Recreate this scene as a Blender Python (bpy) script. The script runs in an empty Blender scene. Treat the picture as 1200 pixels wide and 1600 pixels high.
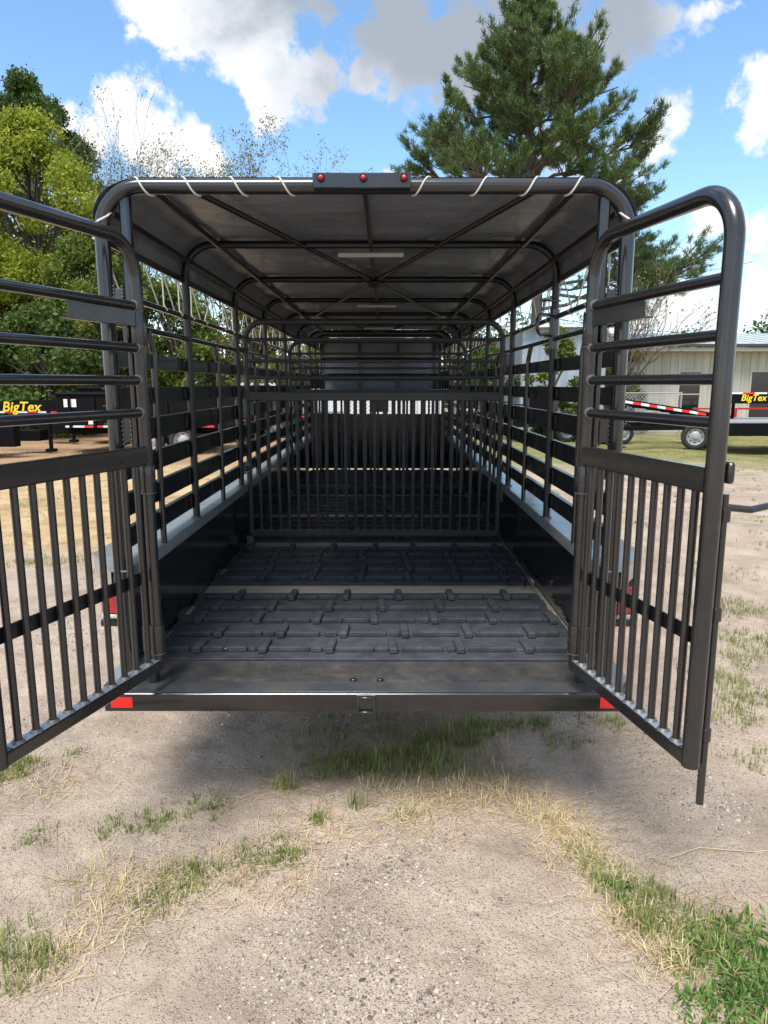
import bpy, bmesh, math, random
import numpy as np
from mathutils import Vector, Matrix
random.seed(7); rng = np.random.default_rng(7)
R = math.radians
sc = bpy.context.scene
COL = sc.collection

# ---------------------------------------------------------------- camera, sky, sun, exposure
cam = bpy.data.objects.new('camera', bpy.data.cameras.new('camera')); COL.objects.link(cam); sc.camera = cam
cam.data.sensor_fit = 'VERTICAL'; cam.data.sensor_height = 36; cam.data.lens = 36*1100/1600
cam.data.clip_start = .05; cam.data.clip_end = 3000
cam.location = (.075, 0, 1.8); cam.rotation_euler = (R(90-10.3), 0, R(.1))

SUN_EL, SUN_AZ = 61, -158          # azimuth clockwise from +Y
sun = bpy.data.objects.new('sun', bpy.data.lights.new('sun', 'SUN')); COL.objects.link(sun)
sun.data.energy = 1.75; sun.data.angle = R(26); sun.data.color = (1, .955, .89)
sd = Vector((math.sin(R(SUN_AZ))*math.cos(R(SUN_EL)), math.cos(R(SUN_AZ))*math.cos(R(SUN_EL)), math.sin(R(SUN_EL))))
sun.rotation_euler = sd.to_track_quat('Z', 'Y').to_euler(); sun.location = (0, 0, 30)

sc.view_settings.view_transform = 'Standard'; sc.view_settings.look = 'None'
sc.view_settings.exposure = 1.5; sc.view_settings.gamma = 1

CLOUDS = [(-0.252, 0.874, 0.415, 0.05), (-0.22, 0.889, 0.402, 0.044), (-0.165, 0.904, 0.395, 0.067), (-0.139, 0.922, 0.362, 0.057), (-0.079, 0.928, 0.364, 0.058), (-0.025, 0.931, 0.365, 0.039), (0.014, 0.919, 0.395, 0.068), (0.089, 0.913, 0.399, 0.075), (0.162, 0.904, 0.395, 0.082), (0.221, 0.898, 0.38, 0.059), (0.263, 0.881, 0.392, 0.051), (0.282, 0.867, 0.411, 0.043), (-0.001, 0.869, 0.494, 0.181), (0.17, 0.857, 0.487, 0.158), (-0.144, 0.881, 0.45, 0.086), (0.351, 0.845, 0.404, 0.026), (-0.304, 0.901, 0.309, 0.044), (-0.279, 0.915, 0.292, 0.048), (-0.34, 0.894, 0.292, 0.036), (-0.24, 0.927, 0.289, 0.035), (-0.364, 0.882, 0.299, 0.026), (-0.416, 0.86, 0.295, 0.02), (0.343, 0.892, 0.295, 0.037), (0.314, 0.91, 0.272, 0.054), (0.274, 0.927, 0.256, 0.047), (0.394, 0.862, 0.318, 0.032), (0.427, 0.853, 0.302, 0.043), (0.393, 0.899, 0.194, 0.042), (0.44, 0.878, 0.186, 0.038), (0.364, 0.926, 0.096, 0.061), (0.419, 0.904, 0.086, 0.048), (0.456, 0.885, 0.099, 0.043), (0.318, 0.944, 0.082, 0.05), (0.007, 0.964, 0.266, 0.025), (0.219, 0.933, 0.287, 0.043), (0.481, 0.867, 0.133, 0.045), (0.379, 0.913, 0.148, 0.028)]

def world():
    w = bpy.data.worlds.new('World'); sc.world = w; w.use_nodes = True
    nt = w.node_tree; nt.nodes.clear(); N = nt.nodes.new; L = nt.links.new
    def M(op, a, b=None, c=None, clamp=False):
        n = N('ShaderNodeMath'); n.operation = op; n.use_clamp = clamp
        for i, v in enumerate((a, b, c)):
            if v is None: continue
            if isinstance(v, (int, float)): n.inputs[i].default_value = v
            else: L(v, n.inputs[i])
        return n.outputs[0]
    sky = N('ShaderNodeTexSky'); sky.sky_type = 'NISHITA'; sky.sun_disc = False
    sky.sun_elevation = R(SUN_EL); sky.sun_rotation = R(SUN_AZ); sky.air_density = 1.0; sky.dust_density = .6; sky.ozone_density = 2.2
    hs = N('ShaderNodeHueSaturation'); hs.inputs['Saturation'].default_value = 1.1; hs.inputs['Value'].default_value = 1.25; hs.inputs['Hue'].default_value = .495
    L(sky.outputs[0], hs.inputs['Color'])
    tc = N('ShaderNodeTexCoord'); G = tc.outputs['Generated']
    def noise(scale, detail, rough, off=0, dist=0):
        mp = N('ShaderNodeMapping'); mp.inputs['Location'].default_value = (off, off*.7, -off); L(G, mp.inputs['Vector'])
        n = N('ShaderNodeTexNoise'); n.inputs['Scale'].default_value = scale; n.inputs['Detail'].default_value = detail
        n.inputs['Roughness'].default_value = rough; n.inputs['Distortion'].default_value = dist; L(mp.outputs[0], n.inputs['Vector']); return n.outputs[0]
    fld = None
    for (x, y, z, r) in CLOUDS:
        d = N('ShaderNodeVectorMath'); d.operation = 'DISTANCE'; L(G, d.inputs[0]); d.inputs[1].default_value = (x, y, z)
        v = M('MULTIPLY_ADD', d.outputs['Value'], -1/r, 1.0)          # 1 centre .. 0 edge
        v = M('MULTIPLY', v, min(1.0, r/.05))
        v = M('MAXIMUM', v, -1.5)
        fld = v if fld is None else M('SMOOTH_MAX', fld, v, .35)
    # elsewhere in the sky: scattered fair weather cumulus of the same kind
    dotn = N('ShaderNodeVectorMath'); dotn.operation = 'DOT_PRODUCT'; L(G, dotn.inputs[0]); dotn.inputs[1].default_value = (0, .96, .27)
    away = N('ShaderNodeMapRange'); L(dotn.outputs['Value'], away.inputs[0]); away.inputs[1].default_value = .80; away.inputs[2].default_value = .70
    gen = M('MULTIPLY_ADD', noise(2.3, 3, .5, 3.1), 7.0, -3.2)
    gen = M('MINIMUM', gen, 1.4)
    mixf = N('ShaderNodeMix'); L(away.outputs[0], mixf.inputs[0]); L(fld, mixf.inputs[2]); L(gen, mixf.inputs[3])
    f0 = mixf.outputs[0]
    n1 = noise(9, 8, .58, 1.0, .25); n2 = noise(30, 6, .62, 5.0, .2)
    f = M('ADD', f0, M('MULTIPLY_ADD', n1, 2.9, -1.56)); f = M('ADD', f, M('MULTIPLY_ADD', n2, 1.3, -.65))
    mk = N('ShaderNodeMapRange'); mk.interpolation_type = 'SMOOTHSTEP'; L(f, mk.inputs[0]); mk.inputs[1].default_value = .0; mk.inputs[2].default_value = .42
    # thick cores (seen from below) are grey, thin rims white
    thick = N('ShaderNodeMapRange'); thick.interpolation_type = 'SMOOTHSTEP'; dd = N('ShaderNodeVectorMath'); dd.operation = 'DISTANCE'; L(G, dd.inputs[0]); dd.inputs[1].default_value = (.10, .90, .46)
    core = M('MULTIPLY_ADD', dd.outputs['Value'], -4.6, 1.75); core = M('MAXIMUM', core, .12)
    L(M('ADD', M('MULTIPLY_ADD', f, .22, core), M('MULTIPLY_ADD', noise(4.5, 7, .55, 9, .4), 2.4, -1.2)), thick.inputs[0]); thick.inputs[1].default_value = .30; thick.inputs[2].default_value = 1.35
    cr = N('ShaderNodeValToRGB'); L(thick.outputs[0], cr.inputs[0])
    cr.color_ramp.elements[0].color = (5.2, 5.25, 5.3, 1); cr.color_ramp.elements[1].color = (2.1, 2.35, 2.75, 1)
    e = cr.color_ramp.elements.new(.45); e.color = (4.0, 4.2, 4.5, 1)
    mx = N('ShaderNodeMix'); mx.data_type = 'RGBA'; L(mk.outputs[0], mx.inputs[0]); L(hs.outputs[0], mx.inputs[6]); L(cr.outputs[0], mx.inputs[7])
    bg = N('ShaderNodeBackground'); bg.inputs[1].default_value = .075; L(mx.outputs[2], bg.inputs[0])
    o = N('ShaderNodeOutputWorld'); L(bg.outputs[0], o.inputs[0])
world()

# ---------------------------------------------------------------- material helpers
def srgb(r, g, b): return tuple(((c/255)/12.92 if c/255 < .04045 else ((c/255+.055)/1.055)**2.4) for c in (r, g, b))
class Mat:
    def __init__(s, name):
        s.m = bpy.data.materials.new(name); s.m.use_nodes = True; s.nt = s.m.node_tree; s.b = s.nt.nodes['Principled BSDF']
    def N(s, t, **k):
        n = s.nt.nodes.new(t)
        for a, v in k.items(): setattr(n, a, v)
        return n
    def L(s, a, b): s.nt.links.new(a, b)
    def coord(s, world=False, scale=(1, 1, 1)):
        if world: g = s.N('ShaderNodeNewGeometry').outputs['Position']
        else: g = s.N('ShaderNodeTexCoord').outputs['Object']
        mp = s.N('ShaderNodeMapping'); mp.inputs['Scale'].default_value = scale; s.L(g, mp.inputs[0]); return mp.outputs[0]
    def noise(s, co, scale, detail=4, rough=.5, dist=0):
        n = s.N('ShaderNodeTexNoise'); n.inputs['Scale'].default_value = scale; n.inputs['Detail'].default_value = detail
        n.inputs['Roughness'].default_value = rough; n.inputs['Distortion'].default_value = dist; s.L(co, n.inputs['Vector']); return n.outputs[0]
    def voro(s, co, scale, out='Distance', feat='F1'):
        n = s.N('ShaderNodeTexVoronoi'); n.feature = feat; n.inputs['Scale'].default_value = scale; s.L(co, n.inputs['Vector']); return n.outputs[out]
    def ramp(s, f, stops):
        n = s.N('ShaderNodeValToRGB'); s.L(f, n.inputs[0]); r = n.color_ramp
        while len(r.elements) < len(stops): r.elements.new(.5)
        for e, (p, c) in zip(r.elements, stops):
            e.position = p; e.color = (*c, 1) if not isinstance(c, (int, float)) else (c, c, c, 1)
        return n.outputs[0]
    def mix(s, f, a, b, mode='MIX'):
        n = s.N('ShaderNodeMix', data_type='RGBA', blend_type=mode)
        for i, v in ((0, f), (6, a), (7, b)):
            if isinstance(v, (int, float)) : n.inputs[i].default_value = v if i == 0 else (v, v, v, 1)
            elif isinstance(v, tuple): n.inputs[i].default_value = (*v, 1)
            else: s.L(v, n.inputs[i])
        return n.outputs[2]
    def math(s, op, a, b=0.0, clamp=False):
        n = s.N('ShaderNodeMath', operation=op, use_clamp=clamp)
        for i, v in ((0, a), (1, b)):
            if isinstance(v, (int, float)): n.inputs[i].default_value = v
            else: s.L(v, n.inputs[i])
        return n.outputs[0]
    def col(s, c): s.L(c, s.b.inputs['Base Color']) if not isinstance(c, tuple) else setattr(s.b.inputs['Base Color'], 'default_value', (*c, 1)); return s
    def set(s, **k):
        nm = dict(rough='Roughness', metal='Metallic', spec='Specular IOR Level', coat='Coat Weight', coatr='Coat Roughness', alpha='Alpha', trans='Transmission Weight', sheen='Sheen Weight')
        for a, v in k.items():
            i = s.b.inputs[nm[a]]
            if isinstance(v, (int, float)): i.default_value = v
            else: s.L(v, i)
        return s
    def bump(s, h, strength=.3, dist=.01):
        n = s.N('ShaderNodeBump'); n.inputs['Strength'].default_value = strength; n.inputs['Distance'].default_value = dist
        s.L(h, n.inputs['Height']); s.L(n.outputs[0], s.b.inputs['Normal']); return s

def paint(name, c, rough=.3, var=.35, metal=0., coat=.3, dust=.0, bump=.04):
    var = min(var, .25)
    m = Mat(name); co = m.coord(True); n = m.noise(co, 9, 5, .6); f = m.noise(co, 160, 3, .6)
    lo = tuple(x*(1-var) for x in c); hi = tuple(x*(1+var) for x in c)
    cc = m.ramp(n, [(.3, lo), (.7, hi)])
    if dust:
        d = m.ramp(m.noise(co, 3.3, 6, .65), [(.45, 0.), (.75, dust)])
        cc = m.mix(d, cc, (.30, .26, .21))
    m.col(cc); m.set(rough=m.ramp(m.noise(co, 25, 4, .6), [(.3, rough*.92), (.7, rough*1.15)]), metal=metal, coat=coat, coatr=.12)
    return m.m
MT = {}
MT['steel'] = paint('charcoal_steel_paint', (.024, .026, .030), .22, .2, .5, .8, .02)
MT['gate'] = paint('gate_steel_paint', (.025, .025, .027), .26, .2, .4, .6, .03)
MT['black'] = paint('black_gloss_paint', (.008, .009, .012), .16, .3, 0, .5, .03, .02)
MT['slat'] = paint('slat_black_paint', (.011, .012, .014), .22, .3, 0, .4, .04, .02)
MT['ledge'] = paint('ledge_skylit_paint', (.30, .33, .345), .30, .2, .3, .5, .25, .02)  # dusty steel, with the bright sky reflection put into the base colour
MT['sill_lit'] = paint('sill_lit_tone', (.085, .095, .105), .3, .2, .3, .5, .3, .02)  # sill steel toned paler; light on its top is put into the colour
MT['gatein'] = paint('inner_gate_paint', (.045, .047, .050), .5, .15, .1, .1, .02)
MT['hoop'] = paint('dark_hoop_paint', (.007, .008, .010), .38, .2, .0, .1, 0, .02)
MT['bgblack'] = paint('far_black_paint', (.004, .004, .005), .6, .3, 0, .0, .0)
MT['bgblack'].node_tree.nodes['Principled BSDF'].inputs['Specular IOR Level'].default_value = .12
MT['bggrey'] = paint('galvanised_grey', (.38, .39, .40), .45, .2, .4, 0, .1)
MT['white'] = paint('white_paint', (.75, .75, .74), .4, .05, 0, .2, .05)
MT['redpaint'] = paint('red_paint', (.42, .02, .02), .35, .1)
MT['yellow'] = paint('yellow_vinyl', (.85, .60, .02), .4, .05)
MT['redbox'] = paint('lamp_red_lens', (.45, .01, .012), .12, .2, 0, .8)
m = Mat('reflective_red'); m.col((.80, .012, .012)).set(rough=.35, coat=.4); m.bump(m.voro(m.coord(True), 260), .15, .002); MT['red'] = m.m
m = Mat('reflective_white'); m.col((.75, .75, .76)).set(rough=.35, coat=.4); MT['reflwhite'] = m.m
m = Mat('chrome_bolt'); m.col((.5, .5, .5)).set(rough=.25, metal=1.); MT['bolt'] = m.m
m = Mat('weld_bead'); m.col((.12, .125, .13)).set(rough=.5, metal=.4); MT['weld'] = m.m
m = Mat('white_rope'); m.col((.62, .61, .57)).set(rough=.8); m.bump(m.noise(m.coord(True), 500, 2), .6, .003); MT['rope'] = m.m
m = Mat('light_lens'); m.col((.55, .55, .53)).set(rough=.3); MT['lens'] = m.m
# underside of tarp: grey vinyl with scuffs, wrinkles
m = Mat('tarp_vinyl'); co = m.coord(True); w1 = m.noise(m.coord(True, (.6, 2.4, .6)), 3.0, 5, .6, .6)
m.col(m.ramp(w1, [(.3, (.15, .165, .19)), (.7, (.24, .26, .295))])); m.set(rough=m.ramp(m.noise(co, 6, 4, .6), [(.3, .26), (.7, .42)]), coat=.1)
m.bump(m.math('ADD', w1, m.math('MULTIPLY', m.noise(co, 300, 2), .04)), .5, .03); MT['tarp'] = m.m
# rubber mats
m = Mat('rubber_mat'); co = m.coord(True); n = m.noise(co, 12, 6, .65)
c = m.ramp(n, [(.3, (.024, .029, .036)), (.72, (.068, .078, .09))])
c = m.mix(m.ramp(m.noise(co, 160, 3, .7), [(.62, 0.), (.80, .35)]), c, (.13, .14, .15)); m.col(c)
m.set(rough=.8); m.bump(m.math('ADD', m.noise(co, 120, 4, .7), m.noise(co, 22, 3, .6)), .55, .006); MT['rubber'] = m.m
# floor boards and rear plate
m = Mat('weathered_board'); co = m.coord(True, (.6, 12, 1)); n = m.noise(co, 4, 8, .7)
m.col(m.ramp(n, [(.3, (.20, .18, .15)), (.7, (.46, .42, .36))])); m.set(rough=.8); m.bump(n, .4, .005); MT['board'] = m.m
m = Mat('worn_plate'); co = m.coord(True); n = m.noise(co, 7, 8, .7, .4); s2 = m.noise(m.coord(True, (14, 1.2, 1)), 1, 5, .7)
c = m.ramp(n, [(.25, (.045, .046, .048)), (.55, (.09, .09, .09)), (.8, (.19, .18, .165))])
c = m.mix(m.ramp(s2, [(.63, 0.), (.76, .75)]), c, (.32, .33, .35))
tan = m.ramp(m.noise(m.coord(True, (1, 12, 1)), 2.2, 6, .7), [(.52, 0.), (.75, .5)]); c = m.mix(tan, c, (.22, .18, .13)); m.col(c)
m.set(rough=m.ramp(n, [(.3, .32), (.7, .6)]), metal=.35); m.bump(n, .15, .003); MT['plate'] = m.m
m = Mat('tyre_rubber'); m.col((.018, .018, .018)).set(rough=.75); m.bump(m.noise(m.coord(), 60, 3), .3, .01); MT['tyre'] = m.m
m = Mat('glass_dark'); m.col((.012, .014, .016)).set(rough=.06, spec=.8); MT['glass'] = m.m
# building siding
def siding(name, a, b, sc1=(4, 4, .25)):
    m = Mat(name); co = m.coord(True, sc1); n = m.noise(co, 1.2, 7, .65)
    m.col(m.ramp(n, [(.28, a), (.7, b)])); m.set(rough=.55, metal=.15); m.bump(n, .2, .01); return m.m
MT['siding'] = siding('beige_metal_siding', (.40, .375, .32), (.60, .56, .485))
MT['siding2'] = siding('blue_grey_boards', (.24, .29, .34), (.46, .52, .58))
MT['roof'] = siding('pale_blue_roof', (.42, .46, .48), (.55, .59, .62), (.5, .5, .5))
MT['fascia'] = siding('cream_fascia', (.50, .46, .38), (.58, .54, .46))
MT['darktrim'] = paint('dark_gutter', (.03, .03, .03), .5)
def leaf(name, a, b, trans=.25, rough=.5, sc1=.8):
    m = Mat(name); g = m.N('ShaderNodeNewGeometry'); co = m.coord(True)
    rnd = g.outputs['Random Per Island']
    t = m.math('ADD', m.math('MULTIPLY', rnd, .55), m.math('MULTIPLY', m.noise(co, sc1, 3, .5), .6))
    c = m.ramp(t, [(.30, a), (.78, b)]); m.col(c); m.set(rough=rough, spec=.3)
    tr = m.N('ShaderNodeBsdfTranslucent'); m.L(c, tr.inputs[0]); mx = m.N('ShaderNodeMixShader'); mx.inputs[0].default_value = trans
    out = m.nt.nodes['Material Output']; m.L(m.b.outputs[0], mx.inputs[1]); m.L(tr.outputs[0], mx.inputs[2]); m.L(mx.outputs[0], out.inputs[0]); return m.m
MT['leaf_yellow'] = leaf('leaf_yellow_green', (.15, .20, .018), (.42, .47, .06), .45)
MT['leaf_mid'] = leaf('leaf_mid_green', (.06, .10, .016), (.20, .25, .045), .4)
MT['leaf_dark'] = leaf('leaf_dark_green', (.035, .07, .016), (.11, .165, .035), .35)
MT['leaf_brown'] = leaf('leaf_brown_olive', (.11, .09, .03), (.24, .25, .08), .3)
MT['needles'] = leaf('pine_needles', (.045, .085, .028), (.15, .22, .065), .25, .45, .6)
MT['grass'] = leaf('grass_green', (.11, .16, .035), (.32, .36, .12), .3, .6, 3)
MT['straw'] = leaf('grass_straw', (.36, .26, .13), (.72, .60, .36), .2, .7, 3)
MT['weed'] = leaf('weed_green', (.06, .13, .03), (.22, .34, .09), .3, .5, 4)
MT['bark'] = siding('bark', (.05, .038, .028), (.14, .11, .085), (6, 6, 1))
MT['barkgrey'] = siding('bark_grey', (.10, .085, .07), (.20, .17, .14), (6, 6, 1))

# ---------------------------------------------------------------- mesh helpers
class MB:
    def __init__(s): s.v = []; s.f = []; s.mi = []; s.cur = 0
    def add(s, vs, fs):
        o = len(s.v); s.v += [tuple(v) for v in vs]; s.f += [tuple(i+o for i in f) for f in fs]; s.mi += [s.cur]*len(fs); return s
    def box(s, x0, x1, y0, y1, z0, z1, c=0.004):
        x0, x1 = sorted((x0, x1)); y0, y1 = sorted((y0, y1)); z0, z1 = sorted((z0, z1))
        c = min(c, (x1-x0)*.3, (y1-y0)*.3, (z1-z0)*.3)
        if c <= 0:
            v = [(x, y, z) for x in (x0, x1) for y in (y0, y1) for z in (z0, z1)]
            return s.add(v, [(0, 1, 3, 2), (4, 6, 7, 5), (0, 4, 5, 1), (2, 3, 7, 6), (0, 2, 6, 4), (1, 5, 7, 3)])
        v = []; I = {}
        for i, (X, sx) in enumerate(((x0, 1), (x1, -1))):
            for j, (Y, sy) in enumerate(((y0, 1), (y1, -1))):
                for k, (Z, sz) in enumerate(((z0, 1), (z1, -1))):
                    for a in range(3):
                        I[i, j, k, a] = len(v)
                        v.append((X+(0 if a == 0 else sx*c), Y+(0 if a == 1 else sy*c), Z+(0 if a == 2 else sz*c)))
        f = []
        for i in (0, 1): q = [I[i, 0, 0, 0], I[i, 1, 0, 0], I[i, 1, 1, 0], I[i, 0, 1, 0]]; f.append(q if i else q[::-1])
        for j in (0, 1): q = [I[0, j, 0, 1], I[0, j, 1, 1], I[1, j, 1, 1], I[1, j, 0, 1]]; f.append(q if j else q[::-1])
        for k in (0, 1): q = [I[0, 0, k, 2], I[1, 0, k, 2], I[1, 1, k, 2], I[0, 1, k, 2]]; f.append(q if k else q[::-1])
        for j in (0, 1):
            for k in (0, 1): f.append([I[0, j, k, 1], I[1, j, k, 1], I[1, j, k, 2], I[0, j, k, 2]][::(1 if (j ^ k) else -1)])
        for i in (0, 1):
            for k in (0, 1): f.append([I[i, 0, k, 0], I[i, 1, k, 0], I[i, 1, k, 2], I[i, 0, k, 2]][::(-1 if (i ^ k) else 1)])
        for i in (0, 1):
            for j in (0, 1): f.append([I[i, j, 0, 0], I[i, j, 1, 0], I[i, j, 1, 1], I[i, j, 0, 1]][::(1 if (i ^ j) else -1)])
        for i in (0, 1):
            for j in (0, 1):
                for k in (0, 1): f.append([I[i, j, k, 0], I[i, j, k, 1], I[i, j, k, 2]][::(1 if (i ^ j ^ k) else -1)])
        return s.add(v, f)
    def sweep(s, pts, prof, caps=True, scales=None):
        """sweep a 2D profile [(u,v)] along pts"""
        P = [Vector(p) for p in pts]; n = len(P); k = len(prof); vs = []
        T = []
        for i in range(n):
            t = (P[min(i+1, n-1)]-P[max(i-1, 0)]); T.append(t.normalized() if t.length > 1e-9 else Vector((0, 0, 1)))
        up = Vector((0, 0, 1)) if abs(T[0].z) < .9 else Vector((0, 1, 0))
        u = T[0].cross(up).normalized(); w = u.cross(T[0]).normalized()
        for i in range(n):
            if i:
                u = (u - T[i]*u.dot(T[i])).normalized(); w = u.cross(T[i]).normalized()
            sc_ = scales[i] if scales else 1
            for (a, b) in prof: vs.append(P[i]+u*(a*sc_)+w*(b*sc_))
        fs = [(i*k+j, i*k+(j+1) % k, (i+1)*k+(j+1) % k, (i+1)*k+j) for i in range(n-1) for j in range(k)]
        if caps: fs += [tuple(range(k))[::-1], tuple((n-1)*k+j for j in range(k))]
        return s.add(vs, fs)
    def tube(s, pts, r, n=12, scales=None, caps=True):
        return s.sweep(pts, [(r*math.cos(2*math.pi*j/n), r*math.sin(2*math.pi*j/n)) for j in range(n)], caps, scales)
    def rect(s, p0, p1, w, h, c=.004):
        """rectangular tube; w across (horizontal), h along up"""
        a, b = w/2, h/2; c = min(c, a*.5, b*.5)
        return s.sweep([p0, p1], [(-a+c, -b), (a-c, -b), (a, -b+c), (a, b-c), (a-c, b), (-a+c, b), (-a, b-c), (-a, -b+c)])
    def lathe(s, prof, n=24, axis='Y', c=(0, 0, 0)):
        vs = []
        for (r, h) in prof:
            for j in range(n):
                a = 2*math.pi*j/n; p = (r*math.cos(a), r*math.sin(a))
                vs.append({'Y': (c[0]+p[0], c[1]+h, c[2]+p[1]), 'Z': (c[0]+p[0], c[1]+p[1], c[2]+h), 'X': (c[0]+h, c[1]+p[0], c[2]+p[1])}[axis])
        m = len(prof)
        return s.add(vs, [(i*n+j, i*n+(j+1) % n, (i+1)*n+(j+1) % n, (i+1)*n+j) for i in range(m-1) for j in range(n)])
    def mesh(s, name, mats, smooth=40):
        me = bpy.data.meshes.new(name); me.from_pydata(s.v, [], s.f)
        if not isinstance(mats, (list, tuple)): mats = [mats]
        for m_ in mats: me.materials.append(m_)
        if len(mats) > 1: me.polygons.foreach_set('material_index', s.mi)
        bm = bmesh.new(); bm.from_mesh(me); bmesh.ops.recalc_face_normals(bm, faces=bm.faces); bm.to_mesh(me); bm.free()
        if smooth: me.shade_smooth(); me.set_sharp_from_angle(angle=R(smooth))
        return me
def bend(pts, r, seg=6):
    """round the inner corners of a polyline"""
    P = [Vector(p) for p in pts]; out = [P[0]]
    for i in range(1, len(P)-1):
        a = (P[i-1]-P[i]); b = (P[i+1]-P[i]); ang = a.angle(b); d = min(r/math.tan(ang/2), a.length*.49, b.length*.49); a.normalize(); b.normalize()
        p0, p2 = P[i]+a*d, P[i]+b*d
        rr = d*math.tan(ang/2); cdir = (a+b).normalized(); c = P[i]+cdir*(rr/math.sin(ang/2))
        v0, v2 = p0-c, p2-c; tot = v0.angle(v2)
        for k in range(seg+1):
            t = k/seg; out.append(c+(v0*math.sin((1-t)*tot)+v2*math.sin(t*tot))/math.sin(tot))
    out.append(P[-1]); return out

def ob(name, me, parent=None, loc=None, rot=None, label=None, cat=None, group=None, kind=None):
    o = bpy.data.objects.new(name, me); COL.objects.link(o)
    if parent: o.parent = parent
    if loc is not None: o.location = loc
    if rot is not None: o.rotation_euler = rot
    if label: o['label'] = label
    if cat: o['category'] = cat
    if group: o['group'] = group
    if kind: o['kind'] = kind
    return o
def thing(name, label, cat, loc=(0, 0, 0), rz=0, group=None):
    return ob(name, None, None, loc, (0, 0, rz), label, cat, group)
def part(name, mb, mat, parent, **k):
    if name == 'weld': k['kind'] = 'stuff'
    sm = k.pop('smooth', 40)
    return ob(name, mb.mesh(name, mat, sm) if isinstance(mb, MB) else mb, parent, **k)
def raw_mesh(name, V, F, mat, smooth=False):
    """V (n,3), F (m,3|4) numpy"""
    me = bpy.data.meshes.new(name); k = F.shape[1]
    me.vertices.add(len(V)); me.vertices.foreach_set('co', V.astype(np.float32).ravel())
    me.loops.add(F.size); me.loops.foreach_set('vertex_index', F.astype(np.int32).ravel())
    me.polygons.add(len(F)); me.polygons.foreach_set('loop_start', np.arange(0, F.size, k, dtype=np.int32))
    me.polygons.foreach_set('use_smooth', np.full(len(F), smooth)); me.update(calc_edges=True); me.materials.append(mat); return me

# ---------------------------------------------------------------- ground
def vnoise(x, y, seed=0):
    xi = np.floor(x).astype(np.int64); yi = np.floor(y).astype(np.int64); xf = x-xi; yf = y-yi
    xf = xf*xf*(3-2*xf); yf = yf*yf*(3-2*yf)
    def h(a, b):
        n = (a*374761393 + b*668265263 + seed*974711) & 0x7fffffff
        n = ((n ^ (n >> 13))*1274126177) & 0x7fffffff
        return ((n ^ (n >> 16)) & 0xffff)/65535.0
    return (h(xi, yi)*(1-xf)+h(xi+1, yi)*xf)*(1-yf)+(h(xi, yi+1)*(1-xf)+h(xi+1, yi+1)*xf)*yf
def fbm(x, y, o=4, seed=0):
    a = 1; t = 0; n = 0
    for i in range(o): t += a*vnoise(x*2**i, y*2**i, seed+i); n += a; a *= .5
    return t/n-.5
def gz(x, y):
    x = np.asarray(x, float); y = np.asarray(y, float)
    near = np.clip((9-np.hypot(x, y-2.5))/5, 0, 1)
    z = .06*fbm(x*.5, y*.5, 2, 3)*np.clip(np.hypot(x, y)/6, .4, 3) + near*(.035*fbm(x*2.2, y*2.2, 3, 11)+.024*fbm(x*9, y*9, 3, 21)*(.4+vnoise(x*1.7, y*1.7, 5))+.014*fbm(x*26, y*26, 2, 31)*(.3+1.2*vnoise(x*2.6, y*2.6, 6)))
    # wheel rut pressed across the yard on the left and one on the right
    for (px, py, dx, dy, wd) in ((-2.2, 2.6, .93, .37, .16), (1.1, 2.6, .35, .94, .13)):
        t = (x-px)*dx+(y-py)*dy; d = (x-px)*-dy+(y-py)*dx
        m = np.exp(-(d/wd)**4)*near*np.clip(1.7-np.abs(t), 0, 1)
        z = z-m*(.016-.016*np.abs(((t*14+np.abs(d)*9) % 1)-.5)*2)
    return z
def axis(lo, hi, d, far, g=1.13):
    a = [hi]; s = d
    while a[-1] < far: s *= g; a.append(a[-1]+s)
    b = [lo]; s = d
    while b[-1] > -far: s *= g; b.append(b[-1]-s)
    return np.array(b[::-1][:-1]+list(np.arange(lo, hi, d))+a)
xs = axis(-2.6, 2.6, .02, 1500); ys = axis(.9, 5.2, .02, 1500)
X, Y = np.meshgrid(xs, ys); Z = gz(X, Y)
V = np.stack([X, Y, Z], -1).reshape(-1, 3); nx = len(xs); ny = len(ys)
i = np.arange(nx-1)[None, :]+np.arange(ny-1)[:, None]*nx; F = np.stack([i, i+1, i+1+nx, i+nx], -1).reshape(-1, 4)
m = Mat('yard_dirt'); co = m.coord(True)
big = m.noise(co, .55, 4, .55, .5); med = m.noise(co, 2.6, 6, .6, .4)
dirt = m.ramp(med, [(.3, (.36, .275, .205)), (.5, (.49, .39, .30)), (.72, (.59, .485, .38))])
dark = m.ramp(m.noise(co, 1.1, 5, .6, .8), [(.50, 0.), (.68, .55)]); dirt = m.mix(dark, dirt, (.25, .20, .16))
stonec = m.voro(co, 140, 'Color'); sdist = m.voro(co, 140)
sep = m.N('ShaderNodeSeparateColor'); m.L(stonec, sep.inputs[0])
stcol = m.ramp(sep.outputs[0], [(.0, (.12, .11, .105)), (.35, (.27, .22, .19)), (.6, (.42, .36, .31)), (1., (.68, .63, .57))])
smask = m.math('MULTIPLY', m.ramp(sdist, [(.22, .85), (.55, 0.)]), m.ramp(m.math('ADD', m.math('MULTIPLY', big, 1.1), m.math('MULTIPLY', sep.outputs[1], .55)), [(.62, 0.), (.86, 1.)]))
c = m.mix(smask, dirt, stcol)
c = m.mix(m.ramp(m.noise(co, 230, 3, .7), [(.36, .4), (.52, 0.)]), c, (.17, .145, .125))
c = m.mix(m.ramp(m.noise(co, 38, 6, .75), [(.54, 0.), (.70, .4)]), c, (.26, .21, .17))
c = m.mix(m.ramp(m.noise(co, 190, 3, .6), [(.62, 0.), (.74, .6)]), c, (.66, .61, .54))
xyz = m.N('ShaderNodeSeparateXYZ'); m.L(co, xyz.inputs[0])
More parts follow.
